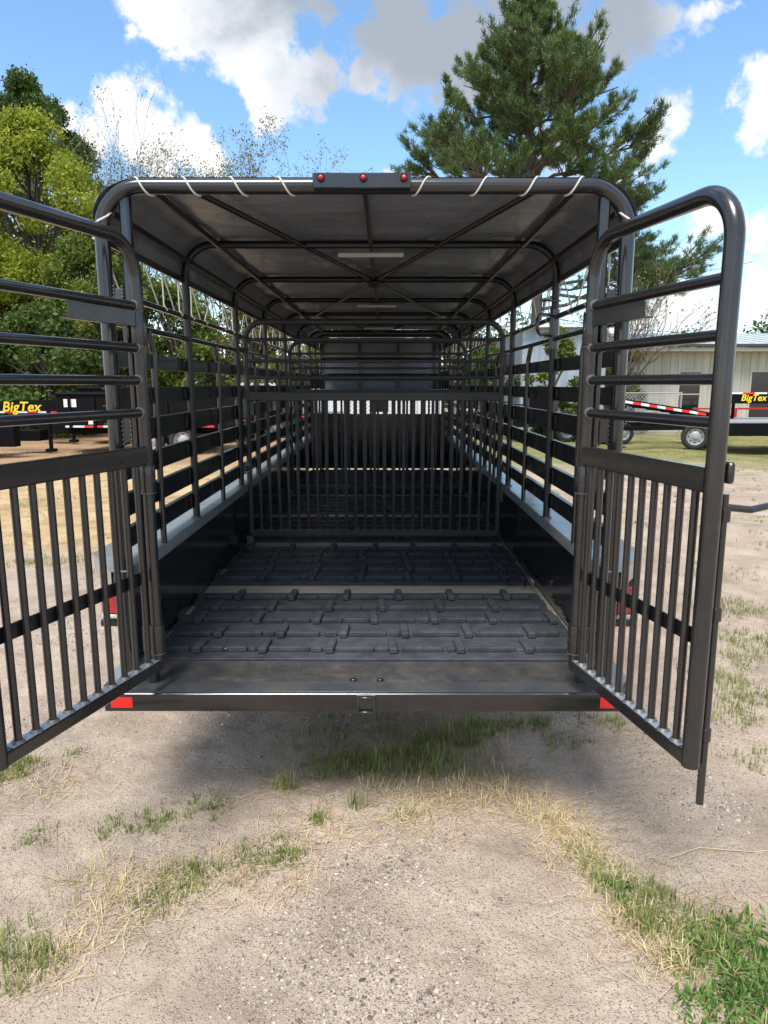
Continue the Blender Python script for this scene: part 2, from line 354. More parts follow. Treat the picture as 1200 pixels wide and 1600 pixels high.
yw = m.math('ADD', xyz.outputs[1], m.math('MULTIPLY', m.noise(co, .9, 5, .6), 3.2))
def rng_map(v, a, b):
    n = m.N('ShaderNodeMapRange'); m.L(v, n.inputs[0]); n.inputs[1].default_value = a; n.inputs[2].default_value = b; return n.outputs[0]
left = m.math('MULTIPLY', rng_map(yw, 8.6, 9.6), rng_map(xyz.outputs[0], .5, -1.5))
right = rng_map(yw, 15.5, 18.5)
fld = m.ramp(m.noise(co, 2.2, 8, .7, .3), [(.28, (.30, .20, .11)), (.5, (.50, .36, .20)), (.75, (.62, .48, .30))])
gr = m.ramp(m.noise(co, 1.3, 8, .7), [(.35, (.14, .15, .055)), (.55, (.26, .24, .10)), (.75, (.36, .30, .15))])
c = m.mix(left, c, m.mix(m.ramp(m.noise(co, .35, 5, .65), [(.58, 0.), (.74, .6)]), fld, gr)); c = m.mix(m.math('MULTIPLY', right, rng_map(xyz.outputs[0], -1, 2)), c, gr)
c = m.mix(m.math('MULTIPLY', rng_map(yw, 8, 11), m.ramp(m.noise(co, .8, 6, .7), [(.52, 0.), (.66, .6)])), c, gr)
red = m.math('MULTIPLY', m.math('MULTIPLY', rng_map(yw, 16, 18), rng_map(xyz.outputs[0], 0, -2)), .6); c = m.mix(red, c, (.30, .16, .10))
m.col(c); m.set(rough=.95, spec=.15)
m.bump(m.math('ADD', m.math('MULTIPLY', smask, m.math('SUBTRACT', .6, sdist)), m.math('ADD', m.math('MULTIPLY', m.noise(co, 70, 6, .7), .9), m.math('MULTIPLY', m.noise(co, 18, 5, .65), 1.2))), .9, .012)
MT['dirt'] = m.m
ob('ground', raw_mesh('ground', V, F, m.m, True), kind='structure')

# ---------------------------------------------------------------- the stock trailer (x: width, y: forward, z: up; floor at 0.60)
FZ = .60; TOP = 2.50; HX = .955; Y0 = 2.70; YF = 9.8; LZ = 1.08
T = thing('livestock_trailer', 'black stock trailer with open pipe sides, tarp roof and both rear gates swung open', 'trailer', (0, 2.70, 0))
def tp(name, mb, mat, **k):       # trailer part, given in world coordinates
    o = part(name, mb, mat, T, **k); o.location = (0, -2.70, 0); return o
HY = [3.78, 5.0, 6.2, 7.4, 8.6, 9.8]
tp('rear_hoop', MB().tube(bend([(-HX, Y0, FZ-.06), (-HX, Y0, TOP), (HX, Y0, TOP), (HX, Y0, FZ-.06)], .15, 10), .0275, 20), MT['steel'])
hoopme = None
for y in HY+[10.6, 11.5]:
    zb = LZ if y < 9.9 else 1.72
    if y in (3.78, 10.6):
        hoopme = MB().tube(bend([(-HX, 0, zb), (-HX, 0, TOP), (HX, 0, TOP), (HX, 0, zb)], .15, 9), .0195, 14).mesh('hoop', MT['hoop'])
    o = ob('hoop', hoopme, T, (0, y-2.70, 0))
# base flanges (weld pads) under hoop legs
mb = MB()
for y in HY[:-1]:
    for s in (-1, 1): mb.lathe([(.021, .0), (.030, .001), (.027, .008), (.02, .011)], 14, 'Z', (s*HX, y, LZ))
tp('weld', mb, MT['weld'])
for s in (-1, 1):
    tp('rear_post', MB().rect((s*.870, 2.715, FZ), (s*.870, 2.715, 2.475), .036, .045, .007), MT['steel'])
    for z0, z1 in ((2.06, 2.16), (1.565, 1.70)):
        g = MB(); prof = []
        xa, xb = s*.892, s*.928
        n = 9
        top = [(xa+(xb-xa)*k/n, z1-.018*math.sin(math.pi*k/n)) for k in range(n+1)]; bot = [(xb+(xa-xb)*k/n, z0+.018*math.sin(math.pi*k/n)) for k in range(n+1)]
        pl = top+bot; k = len(pl)
        g.add([(x, 2.698, z) for x, z in pl]+[(x, 2.708, z) for x, z in pl], [tuple(range(k)), tuple(range(k, 2*k))[::-1]]+[(j, (j+1) % k, k+(j+1) % k, k+j) for j in range(k)])
        tp('gusset_plate', g, MT['steel'], smooth=30)
        w = MB()
        for q in range(8): zz = z0+(z1-z0)*(q+.5)/8; w.box(xa-s*.002, xa+s*.006, 2.692, 2.699, zz-.004, zz+.004, .002); w.box(xb-s*.005, xb+s*.002, 2.692, 2.699, zz-.004, zz+.004, .002)
        tp('weld', w, MT['weld'])
# mid bay stub posts (bent at the top to meet the lower rail)
for k, y in enumerate([3.17, 4.38, 5.6, 6.8, 8.0, 9.2]):
    for s in (-1, 1):
        tp('stub_post', MB().tube(bend([(s*.945, y, LZ), (s*.945, y, 1.94), (s*.955, y-.03, 2.03)], .03, 4), .0145, 10), MT['steel'])
# side rails (round) and slats (flat)
for s in (-1, 1):
    for z in (2.14, 2.03):
        tp('side_rail', MB().tube([(s*HX, Y0, z), (s*HX, YF, z)], .0135, 12), MT['steel'])
    for z0, z1 in ((1.866, 1.931), (1.714, 1.786), (1.556, 1.652), (1.413, 1.503), (1.265, 1.358), (1.134, 1.217)):
        x0 = s*.977; mb = MB()
        mb.box(x0, x0+s*.006, Y0+.02, YF, z0, z1, .001); mb.box(x0+s*.006, x0+s*.028, Y0+.02, YF, z1-.006, z1-.0005, .001); mb.box(x0+s*.006, x0+s*.028, Y0+.02, YF, z0+.0005, z0+.006, .001)
        tp('side_slat', mb, MT['slat'])
        w = MB()
        for y in HY[:-1]+[2.74]: w.box(x0-s*.006, x0-.0005*s, y-.022, y-.014, z0+.01, z1-.01, .001)
        tp('weld', w, MT['steel'])
# ledge (runs along both sides, chamfered at the tail)
for s in (-1, 1):
    mb = MB(); P = [(s*.937, Y0-.03), (s*1.0, Y0-.03), (s*1.19, 2.97), (s*1.19, YF), (s*.937, YF)]; k = len(P)
    mb.add([(x, y, LZ-.005) for x, y in P]+[(x, y, LZ) for x, y in P], [tuple(range(k)), tuple(range(k, 2*k))]+[(j, (j+1) % k, k+(j+1) % k, k+j) for j in range(k)])
    # skirt round the outside
    Q = [(s*1.0, Y0-.03), (s*1.19, 2.97), (s*1.19, YF)]
    mb.add([(x, y, LZ-.075) for x, y in Q]+[(x, y, LZ-.001) for x, y in Q]+[(x-s*.006, y+.004, LZ-.075) for x, y in Q]+[(x-s*.006, y+.004, LZ-.006) for x, y in Q],
           [(0, 1, 4, 3), (1, 2, 5, 4), (6, 9, 10, 7), (7, 10, 11, 8), (0, 6, 7, 1), (1, 7, 8, 2)])
    mb.box(s*.937, s*.990, Y0+.03, YF, LZ-.06, LZ-.0055, .006)
    tp('side_ledge', mb, MT['ledge'], smooth=25)
    mb = MB()
    for y in np.arange(4.2, 9.7, 1.2): mb.box(s*.94, s*1.188, y-.0015, y+.0015, LZ+.0002, LZ+.0012, 0)
    tp('ledge_seam', mb, MT['weld'], kind='stuff')
    # lower side wall: sheet with inner studs
    mb = MB(); mb.box(s*.992, s*.998, Y0+.03, YF, FZ-.02, LZ-.061, .001)
    tp('side_wall', mb, MT['black'])
    for y in np.arange(3.78, 9.7, 1.2): tp('wall_stud', MB().box(s*1.0, s*1.04, y-.025, y+.025, FZ, LZ-.08), MT['steel'])
    # outer body gusset, mud plate, floor wing
    mb = MB(); P = [(s*1.03, .99), (s*1.15, .99), (s*1.13, .90), (s*1.05, .62), (s*1.03, .60)]; k = len(P)
    mb.add([(x, 2.99, z) for x, z in P]+[(x, 2.996, z) for x, z in P], [tuple(range(k)), tuple(range(k, 2*k))]+[(j, (j+1) % k, k+(j+1) % k, k+j) for j in range(k)])
    tp('mud_plate', mb, MT['slat'], smooth=20)
    mb = MB(); P = [(s*.93, 2.66), (s*1.04, 2.69), (s*1.07, 2.74), (s*1.07, 3.10), (s*.93, 3.10)]; k = len(P)
    mb.add([(x, y, FZ-.05) for x, y in P]+[(x, y, FZ+.012) for x, y in P], [tuple(range(k)), tuple(range(k, 2*k))]+[(j, (j+1) % k, k+(j+1) % k, k+j) for j in range(k)])
    tp('corner_plate', mb, MT['ledge'], smooth=20)
    # tail lamp in the angled ledge end
    tl = tp('tail_light', MB().box(s*1.06, s*1.135, 2.875, 2.93, .835, .955, .006), MT['redbox'])
    b = part('lamp_housing', MB().box(s*1.035, s*1.15, 2.93, 2.985, .80, .985), MT['slat'], tl)
    b = part('reverse_lens', MB().box(s*1.062, s*1.133, 2.873, 2.90, .815, .832, .003), MT['lens'], tl)
    # chain of safety bracket below the lamp
    tp('bracket', MB().box(s*1.04, s*1.17, 2.94, 2.97, .755, .785), MT['slat'])
# centre hinge bits: frame rails underneath
for s in (-1, 1): tp('frame_rail', MB().box(s*.55, s*.62, 2.9, 11.0, .46, .579), MT['steel'])
for y in np.arange(3.2, 9.9, .6): tp('crossmember', MB().box(-.99, .99, y-.03, y+.03, .50, .578), MT['steel'])
# rear sill beam
mb = MB(); a, b = 2.605, 2.705
c = .012; prof = [(b, .520), (b, .598), (a+.008, .6), (a+.003, .598), (a, .594), (a, .527), (a+.003, .522), (a+.008, .520)]
k = len(prof); xe = 1.035
mb.add([(-xe, y, z) for y, z in prof]+[(xe, y, z) for y, z in prof], [tuple(range(k)), tuple(range(k, 2*k))]+[(j, (j+1) % k, k+(j+1) % k, k+j) for j in range(k)])
tp('rear_sill', mb, MT['steel'], smooth=35)
tp('sill_lit_strip', MB().box(-1.034, 1.034, 2.613, 2.704, .6002, .6022, .0008), MT['sill_lit'])  # thin added strip whose pale colour stands for light on the sill
for s in (-1, 1):
    mb = MB(); P = [(s*1.036, 2.61), (s*1.075, 2.70), (s*1.075, 2.98), (s*1.036, 2.98)]; k = 4
    mb.add([(x, y, .525) for x, y in P]+[(x, y, .588) for x, y in P], [tuple(range(k)), tuple(range(k, 2*k))]+[(j, (j+1) % k, k+(j+1) % k, k+j) for j in range(k)])
    tp('sill_end_cap', mb, MT['steel'], smooth=20)
    tp('reflective_tape', MB().box(s*.925, s*1.010, 2.6035, 2.6046, .538, .583, 0), MT['red'])
# receiver socket in the sill: four walls, dark sheet painted in for the shade of the hollow
mb = MB()
mb.box(-.035, .035, 2.588, 2.66, .580, .590, .002); mb.box(-.035, .035, 2.588, 2.66, .520, .529, .002)
mb.box(-.035, -.026, 2.588, 2.66, .5295, .5795, .002); mb.box(.026, .035, 2.588, 2.66, .5295, .5795, .002)
mb.cur = 1; mb.box(-.0255, .0255, 2.6035, 2.6045, .530, .579, 0)
tp('receiver_socket', mb, [MT['steel'], MT['glass']])
tp('weld', MB().tube([(-.036, 2.601, .592), (0, 2.60, .594), (.036, 2.601, .592)], .004, 6), MT['weld'])
for s in (-1, 1): tp('stop_block', MB().box(s*.055-.014, s*.055+.014, 2.712, 2.728, FZ+.002, FZ+.010), MT['slat'])
tp('threshold_plate', MB().box(-.99, .99, 2.706, 2.925, FZ-.006, FZ+.001, .001), MT['plate'])
# floor boards across
bw = .146; y = 2.93; bme = MB().box(-.99, .99, .003, bw-.003, FZ-.022, FZ-.002, .002).mesh('floor_board', MT['board'])
k = 0
while y < YF-.02: ob('floor_board', bme, T, (0, y-2.70, random.uniform(-.001, .001))); y += bw

# rear marker light bar
lb = tp('light_bar', MB().box(-.180, .166, 2.625, 2.672, 2.474, 2.526, .004), MT['steel'])
for x in (-.150, -.002, .140):
    g = part('marker_light', MB().lathe([(.0145, 0), (.0145, -.006), (.0125, -.008), (.0105, -.006)], 18, 'Y', (x, 2.625, 2.508)), MT['tyre'], lb)
    part('lens', MB().lathe([(.0105, -.004), (.009, -.010), (.005, -.014), (.0005, -.0155)], 14, 'Y', (x, 2.625, 2.508)), MT['redbox'], lb)

# purlins, diagonal braces
for s in (-1, 1):
    tp('purlin', MB().rect((s*.775, Y0, 2.495), (s*.775, YF, 2.495), .022, .026), MT['hoop'])
    tp('purlin', MB().rect((s*.915, Y0, 2.41), (s*.915, YF, 2.41), .018, .022), MT['hoop'])
    tp('purlin', MB().rect((s*.965, Y0+.02, 2.325), (s*.965, YF, 2.325), .012, .03), MT['slat'])
    for ya, yb in ((2.72, 4.98), (7.4, 5.02), (7.42, 9.78)):
        tp('roof_brace', MB().tube([(s*.62, ya, 2.490), (s*.01, yb, 2.490)], .0125, 10), MT['hoop'])
tp('ridge_tube', MB().tube([(0, Y0+.01, 2.498), (0, YF, 2.498)], .011, 10), MT['hoop'])
tp('brace_knuckle', MB().box(-.04, .04, 4.93, 5.07, 2.455, 2.48), MT['hoop'])
for y in (3.82, 6.25, 8.7): tp('light_strip', MB().box(-.17, .17, y-.012, y+.012, 2.446, 2.468, .004), MT['lens'])

# tarp over the hoops (a sagging vinyl sheet) with side valances
prof = [(-.984, 2.322), (-.984, 2.36), (-.98, 2.42), (-.955, 2.465), (-.92, 2.497), (-.86, 2.520), (-.80, 2.527)] + [(x, 2.527) for x in np.linspace(-.7, .7, 13)] + [(.80, 2.527), (.86, 2.520), (.92, 2.497), (.955, 2.465), (.98, 2.42), (.984, 2.36), (.984, 2.322)]
yy = np.arange(Y0-.012, 9.86, .06); VV = []; FF = []
for y in yy:
    ph = min(abs(y-h) for h in [Y0]+HY); 
    for (x, z) in prof:
        sag = -.010*min(1, ph/.4)*(1 if z > 2.5 else .3) if ph > .03 else 0
        wr = .004*math.sin(x*23+y*5)+.004*math.sin(y*17-x*7)
        if z < 2.33: wr += .004*math.sin(y*40)
        VV.append((x+(wr*.6 if z < 2.45 else 0), y, z+sag+(wr*.5 if ph > .05 else 0)))
k = len(prof)
for a in range(len(yy)-1):
    for b in range(k-1): FF.append((a*k+b, a*k+b+1, (a+1)*k+b+1, (a+1)*k+b))
me = raw_mesh('tarp_cover', np.array(VV), np.array(FF), MT['tarp'], True); tarp = ob('tarp_cover', me, T, (0, -2.70, 0))
# front part of the tarp over the nose
mb = MB(); yn = [9.86, 10.6, 11.5, 11.56]
vs = []
for y in (9.86, 10.7, 11.54):
    for (x, z) in prof: vs.append((x, y, z))
mb.add(vs, [(a*k+b, a*k+b+1, (a+1)*k+b+1, (a+1)*k+b) for a in range(2) for b in range(k-1)])
tp('nose_tarp', mb, MT['tarp'])
mb = MB(); mb.box(-.98, .98, 11.545, 11.56, 1.70, 2.52, .002); tp('front_tarp', mb, MT['tarp'])
for x in (-1.0, -.36, .30, .93): tp('front_upright', MB().rect((x*.93, 11.51, 1.72), (x*.93, 11.51, 2.48), .035, .03), MT['steel'])
for z in (1.95, 2.2): tp('front_rail', MB().tube([(-.95, 11.5, z), (.95, 11.5, z)], .016, 8), MT['steel'])
# rope hem lacing
def rope(pts, r=.0042): return MB().tube(pts, r, 6)
for s in (-1, 1):
    pts = []; y = Y0+.06; k = 0
    while y < 9.8:
        pts.append((s*.990, y, 2.335)); st = random.uniform(.09, .14)
        pts.append((s*.975, y+st, 2.16)); pts += [(s*.956, y+st+.006, 2.121), (s*.937, y+st+.012, 2.14), (s*.956, y+st+.02, 2.160)]
        y += st+.02+random.uniform(.10, .16)
        if random.random() < .4: y += .18
    tp('tarp_rope', rope(pts, .0036), MT['rope'])
    tp('tarp_hem', MB().tube([(s*.988, Y0, 2.324), (s*.988, 9.8, 2.324)], .005, 6), MT['rope'])
# rope spiral round the rear hoop
def wrap(x, slope):
    pts = []
    for q in range(13):
        a = -2.0+q*(4.3/12)
        pts.append((x+slope*(q/12-.5)*.075, Y0-.031*math.cos(a), TOP+.031*math.sin(a)+.0))
    return rope(pts, .0034)
for x in (-.80, -.63, -.46, -.29): tp('tarp_rope', wrap(x, -1.0), MT['rope'])
for x in (.21, .42, .60, .76): tp('tarp_rope', wrap(x, 1.0), MT['rope'])
tp('tarp_rope', rope([(-.985, 2.69, 2.36), (-.955, 2.665, 2.375), (-.925, 2.68, 2.395), (-.90, 2.72, 2.44)]), MT['rope'])
tp('tarp_rope', rope([(.985, 2.69, 2.36), (.955, 2.665, 2.375), (.925, 2.68, 2.40), (.90, 2.72, 2.44)]), MT['rope'])

# front bulkhead under the raised deck
mb = MB(); mb.box(-.99, .99, 9.80, 9.815, .64, 1.395, .001); mb.box(-.99, .99, 9.80, 9.815, 1.60, 1.70, .001)
tp('bulkhead', mb, MT['black'])
for k, x in enumerate(np.linspace(-.96, .96, 12)): tp('bulkhead_bar', MB().box(x-.022, x+.022, 9.785, 9.80, 1.396, 1.599), MT['slat'])
tp('bulkhead_rail', MB().box(-.99, .99, 9.77, 9.798, 1.15, 1.18), MT['steel'])
mb = MB()                                    # expanded-metal grille behind the bars
xg = np.arange(-1.05, 1.1, .05)
for x in xg:
    for sg in (-1, 1):
        xa = x-sg*.095; 
        mb.sweep([(max(-.98, min(.98, xa)), 9.805+.002*sg, 1.397), (max(-.98, min(.98, x+sg*.095)), 9.805+.002*sg, 1.598)], [(-.0022, -.001), (.0022, -.001), (.0022, .001), (-.0022, .001)], False)
tp('bulkhead_grille', mb, MT['slat'], smooth=0)
tp('nose_deck', MB().box(-.99, .99, 9.80, 11.6, 1.702, 1.722), MT['plate'])
tp('deck_edge', MB().box(-.99, .99, 9.765, 9.799, 1.665, 1.730), MT['ledge'])
tp('neck_beam', MB().box(-.12, .12, 9.82, 13.2, 1.42, 1.66), MT['steel'])
for s in (-1, 1):
    mb = MB(); mb.box(s*.98, s*.99, 9.82, 11.54, 1.73, 2.0, .001); tp('nose_side', mb, MT['black'])

# small hardware inside: tie rings, gate catches
def tie_ring(x, y, z, s):
    tp('tie_ring', MB().tube(bend([(x, y-.055, z), (x-s*.02, y-.05, z+.045), (x-s*.02, y+.05, z+.045), (x, y+.055, z)], .02, 4), .006, 8), MT['bolt'])
tie_ring(.955, 4.02, FZ+.03, 1)
mb = MB(); mb.tube(bend([(.80, 4.06, FZ+.02), (.80, 4.06, FZ+.07), (.90, 4.02, FZ+.075), (.90, 4.02, FZ+.02)], .02, 5), .008, 8); tp('tie_ring', mb, MT['steel'])
mb = MB(); mb.tube(bend([(.94, 3.76, 2.15), (.85, 3.70, 2.15), (.85, 3.70, 2.05), (.94, 3.76, 2.05)], .035, 6), .009, 8); mb.tube(bend([(.975, 3.75, 2.22), (.885, 3.73, 2.22), (.885, 3.73, 2.165)], .012, 4), .005, 8)
mb.lathe([(.0255, -.10), (.0255, .10)], 14, 'Z', (.955, 3.78, 2.08)); tp('gate_catch', mb, MT['steel'])
mb = MB(); mb.tube(bend([(.94, 7.38, 2.10), (.85, 7.34, 2.10), (.85, 7.34, 2.02), (.94, 7.38, 2.02)], .03, 6), .009, 8); mb.tube(bend([(.97, 7.37, 2.18), (.90, 7.36, 2.18), (.90, 7.36, 2.13)], .012, 4), .005, 8); tp('gate_catch', mb, MT['steel'])

# partition gates across the trailer
def partition(y, lab, NP):
    g = ob('partition_gate', None, T, (0, y-2.70, 0)); g['label'] = lab
    def gp(n, mb, mt): return part(n, mb, mt, g)
    gp('gate_frame', MB().tube(bend([(-.925, 0, .70), (-.925, 0, 2.235), (.915, 0, 2.235), (.915, 0, .70)], .13, 8), .0205, 14), MT['gatein'])
    for z in (2.112, 1.962, 1.846): gp('rail', MB().tube([(-.91, 0, z), (.90, 0, z)], .0125, 10), MT['gatein'])
    gp('centre_bar', MB().rect((-.91, 0, 1.712), (.90, 0, 1.712), .034, .062), MT['gatein'])
    gp('bottom_bar', MB().rect((-.915, 0, .705), (.905, 0, .705), .034, .045), MT['gatein'])
    pm = MB().tube([(0, 0, .725), (0, 0, 1.683)], .0115, 8).mesh('picket', MT['gatein'])
    for x in np.linspace(-.85, .845, NP): ob('picket', pm, g, (x, 0, 0))
    mb = MB()
    for x in np.linspace(-.85, .845, NP): mb.lathe([(.02, .7275), (.0165, .731), (.0115, .735)], 8, 'Z', (x, 0, 0))
    gp('weld', mb, MT['weld'])
    gp('foot', MB().rect((-.935, 0, .605), (-.935, 0, .685), .05, .05), MT['weld'])
    gp('latch_loop', MB().tube(bend([(-.91, -.01, 2.125), (-.99, -.10, 2.125), (-.99, -.10, 2.045), (-.91, -.01, 2.045)], .03, 6), .009, 8), MT['gatein'])
    gp('latch_loop', MB().tube(bend([(-.92, -.01, 1.215), (-.99, -.08, 1.215), (-.99, -.08, 1.165), (-.92, -.01, 1.165)], .02, 6), .006, 8), MT['bolt'])
    mb = MB(); mb.box(-.992, -.946, -.11, -.045, 1.30, 1.70, .008)
    mb.add([(-.992, -.11, 1.70), (-.946, -.11, 1.70), (-.946, -.045, 1.70), (-.992, -.045, 1.70), (-.975, -.05, 1.745), (-.955, -.05, 1.745)], [(0, 1, 5, 4), (1, 2, 5), (0, 4, 3), (2, 3, 4, 5)])
    gp('slam_latch', mb, MT['black'])
    gp('latch_plate', MB().box(-.945, -.92, -.09, -.02, 1.56, 1.69, .004), MT['ledge'])
    for z in (1.95, 1.0): gp('hinge_sleeve', MB().lathe([(.001, .06), (.026, .06), (.026, -.06), (.001, -.06)], 14, 'Z', (.94, 0, z)), MT['gatein'])
partition(5.16, 'nearer cross gate inside the trailer, with close vertical bars', 25)
partition(7.52, 'farther cross gate inside the trailer, seen through the nearer one', 23)

# rear gates
def rear_gate(s, ang, Lg, lab):
    d = R(ang); hx = s*.825
    g = ob('rear_gate', None, T, (hx, 2.645-2.70, 0), (0, 0, math.atan2(-math.cos(d), s*math.sin(d)))); g['label'] = lab
    o = s                                   # local y sign of the outer face
    def gp(n, mb, mt=MT['gate'], **k): return part(n, mb, mt, g, **k)
    pth = bend([(0, 0, .70), (0, 0, 2.305), (Lg, 0, 2.305), (Lg, 0, .685)], .135, 10)
    gp('gate_frame', MB().tube(pth, 1, 20, [  .0225+.0035*min(1, max(0, (p_[0]-.02)/(Lg-.1))) for p_ in pth]))
    for z in (2.077, 1.929, 1.813, 1.695):
        gp('rail', MB().tube([(.0, 0, z), (Lg-.02, 0, z)], .0165, 14))
        gp('weld', MB().lathe([(.0165, .012), (.022, .018), (.022, .026), (.014, .029)], 12, 'X', (0, -o*.0, z)), MT['weld'])
    gp('centre_bar', MB().rect((-.015, -o*.002, 1.5365), (Lg-.02, -o*.002, 1.5365), .034, .071, .006))
    gp('bottom_bar', MB().rect((.0, 0, .705), (Lg-.015, 0, .705), .042, .048, .006))
    n = 10; step = Lg/11.0
    pm = MB().tube([(0, 0, .729), (0, 0, 1.501)], .0118, 12).mesh('picket', MT['gate'])
    wm = MB()
    for k in range(n):
        x = step*(k+1)-.004; ob('picket', pm, g, (x, -o*.002, 0))
        wm.lathe([(.022, .7292), (.019, .733), (.0135, .739)], 9, 'Z', (x, -o*.002, 0))
    gp('weld', wm, MT['weld'])
    gp('bar_lit_strip', MB().box(.02, Lg-.04, -.0195, .0195, .7292, .7302, 0), MT['ledge'])  # thin pale sheet added; sky brightness on the bar is in its colour
    gp('cross_strap', MB().box(.03, Lg-.01, o*.0115, o*.0165, 1.045, 1.095, .001), MT['slat'])
    # second thin hinge rod and sleeves
    gp('hinge_rod', MB().tube([(.008, o*.034, .74), (.008, o*.034, 2.07)], .011, 10))
    for z0, z1 in ((1.935, 2.055), (1.395, 1.495), (.755, .870)):
        sl = gp('hinge_sleeve', MB().lathe([(.0237, z0), (.0285, z0), (.0295, z0+.004), (.0295, z1-.004), (.0285, z1), (.0237, z1)], 18, 'Z'))
        part('pin_bracket', MB().box(-.016, .03, o*.024, o*.05, z0+.004, z1-.004), MT['gate'], g)
        gp('bolt', MB().lathe([(.0005, -.0035), (.004, -.003), (.004, .0)], 8, 'Y', (.01, -o*.0 - .030, (z0+z1)/2)), MT['bolt'])
        gp('weld_ring', MB().lathe([(.0237, z0-.003), (.0303, z0-.003), (.0303, z0), (.0237, z0)], 18, 'Z'), MT['weld'])
    # angle plate under the second rail near the hinge
    mb = MB(); mb.box(.02, .36, -.012, -.007, 2.005, 2.0605, .001); mb.box(.02, .36, -.0065, .022, 2.0055, 2.0105, .001)
    if o < 0: mb.v = [(x, -y, z) for x, y, z in mb.v]; mb.f = [f[::-1] for f in mb.f]
    gp('stop_plate', mb)
    # drop rod outside the outer post, with slam latch plate and handle
    gp('drop_rod', MB().tube([(Lg-.002, o*.045, .555), (Lg-.002, o*.040, 1.50)], .0115, 12))
    for z in (.78, 1.15, 1.44): gp('rod_guide', MB().lathe([(.0116, -.02), (.0155, -.018), (.0155, .018), (.0116, .02)], 12, 'Z', (Lg-.002, o*.045, z)))
    gp('latch_plate', MB().box(Lg-.03, Lg+.02, o*.030, o*.052, 1.53, 1.59, .006))
    gp('latch_handle', MB().tube(bend([(Lg-.002, o*.045, 1.462), (Lg+.0, o*.125, 1.452), (Lg-.03, o*.33, 1.475)], .02, 5), .0105, 10))
    return g
rear_gate(1, 12.2, .737, 'right rear gate swung open toward the viewer, its whole outer post in view')
rear_gate(-1, 18.0, .775, 'left rear gate swung open, cut off by the left edge of the picture')

# wheels under the ledges
def wheel_mesh(R_=.37, W=.20):
    ty = MB(); h = W/2
    ty.lathe([(R_*.60, -h*.8), (R_*.66, -h), (R_*.88, -h*1.02), (R_*.97, -h*.8), (R_, -h*.45), (R_, h*.45), (R_*.97, h*.8), (R_*.88, h*1.02), (R_*.66, h), (R_*.60, h*.8)], 28, 'X')
    for k in range(28):
        a = 2*math.pi*k/28; ty.add([(sx*h*.7, (R_+.004)*math.cos(a+da), (R_+.004)*math.sin(a+da)) for sx in (-1, 1) for da in (-.035, .035)], [(0, 1, 3, 2)])
    rm = MB()
    for sg in (-1, 1):
        rm.lathe([(R_*.62, sg*h*.85), (R_*.58, sg*h*.80), (R_*.55, sg*h*.3), (R_*.42, sg*h*.25), (R_*.36, sg*h*.45), (R_*.18, sg*h*.5), (R_*.17, sg*h*.75), (.001, sg*h*.78)], 24, 'X')
    rm.cur = 1
    for k in range(8):
        a = 2*math.pi*k/8
        for sg in (-1, 1): rm.lathe([(.001, sg*h*.37), (R_*.05, sg*h*.37)], 10, 'X', (0, R_*.47*math.cos(a), R_*.47*math.sin(a)))
    return ty.mesh('tyre', MT['tyre'], 50), rm.mesh('rim', [MT['bggrey'], MT['tyre']], 50), ty
TY, RM, _ = wheel_mesh()
def wheel(parent, loc, s=1, rim=None):
    w = ob('wheel', None, parent, loc); w.scale = (s, s, s); ob('tyre', TY, w); ob('rim', rim or RM, w); return w
for s in (-1, 1):
    for y in (6.4, 7.3): wheel(T, (s*1.07, y-2.70, .37))
    tp('wheel_fender', MB().box(s*.999, s*1.185, 5.9, 7.8, .93, 1.0), MT['slat'])

# ---------------------------------------------------------------- rubber mats (lie loose on the boards)
def mat_mesh(seed):
    r = random.Random(seed); mb = MB(); D = .98; rows = 5; rd = D/rows
    for k in range(rows):
        y0 = k*rd; xl = -.985+r.uniform(0, .03)*(k % 2); xr = .985-r.uniform(0, .03)
        mb.box(xl, xr, y0+.005, y0+rd*.5-.004, 0, .012, .004); mb.box(xl+r.uniform(0, .012), xr-r.uniform(0, .015), y0+rd*.5+.002, y0+rd-.006, 0, .019, .005)
        off = r.uniform(0, .30); xx = -.93+off; lugs = []
        while xx < .95: lugs.append(xx); xx += .30
        # thin rib segments between lugs, some broken
        ends = [xl+.03]+lugs+[xr-.03]
        for a, b in zip(ends[:-1], ends[1:]):
            if b-a < .08: continue
            yb = y0+rd*.5; p = a+.03
            while p < b-.05:
                q = min(b-.03, p+r.uniform(.09, .26)); mb.box(p, q, yb-.020+r.uniform(-.002, .002), yb+.006, .012, .033+r.uniform(0, .005), .004); p = q+r.uniform(.004, .02)
        for x in lugs:
            sk = r.uniform(-.006, .006); o = len(mb.v)
            mb.box(x-.019, x+.019, y0+rd*.28, y0+rd*1.0, .012, .042, .006)
            mb.v[o:] = [(vx+(vy-y0)*.05*(1 if x < 0 else -1)+sk, vy, vz) for vx, vy, vz in mb.v[o:]]
    return mb.mesh('rubber_mat', MT['rubber'], 30)
mats = [mat_mesh(s_) for s_ in (1, 2, 3)]
ml = ['black ribbed rubber mat nearest the tail of the trailer floor', 'second black rubber mat, between the first floor gap and the cross gate', 'rubber mat lying just under and behind the nearer cross gate',
      'fourth rubber mat from the tail, seen through the gate bars', 'fifth rubber mat from the tail, deep inside the trailer', 'farthest rubber mat, against the front wall of the trailer']
for k, y in enumerate([2.925, 4.112, 5.29, 6.47, 7.65, 8.80]):
    ob('rubber_mat', mats[k % 3], None, (random.uniform(-.004, .004), y, FZ), (0, 0, random.uniform(-.003, .003)), ml[k], 'mat', 'rubber mats on the trailer floor')
sh = MB(); sh.add([(-.68, 3.02, .6195), (-.672, 3.035, .622), (-.655, 3.03, .6205), (-.640, 3.045, .623), (-.645, 3.02, .620)], [(0, 1, 2), (2, 4, 0), (2, 3, 4)])
m = Mat('blue_scrap'); m.col((.15, .35, .55)).set(rough=.5)
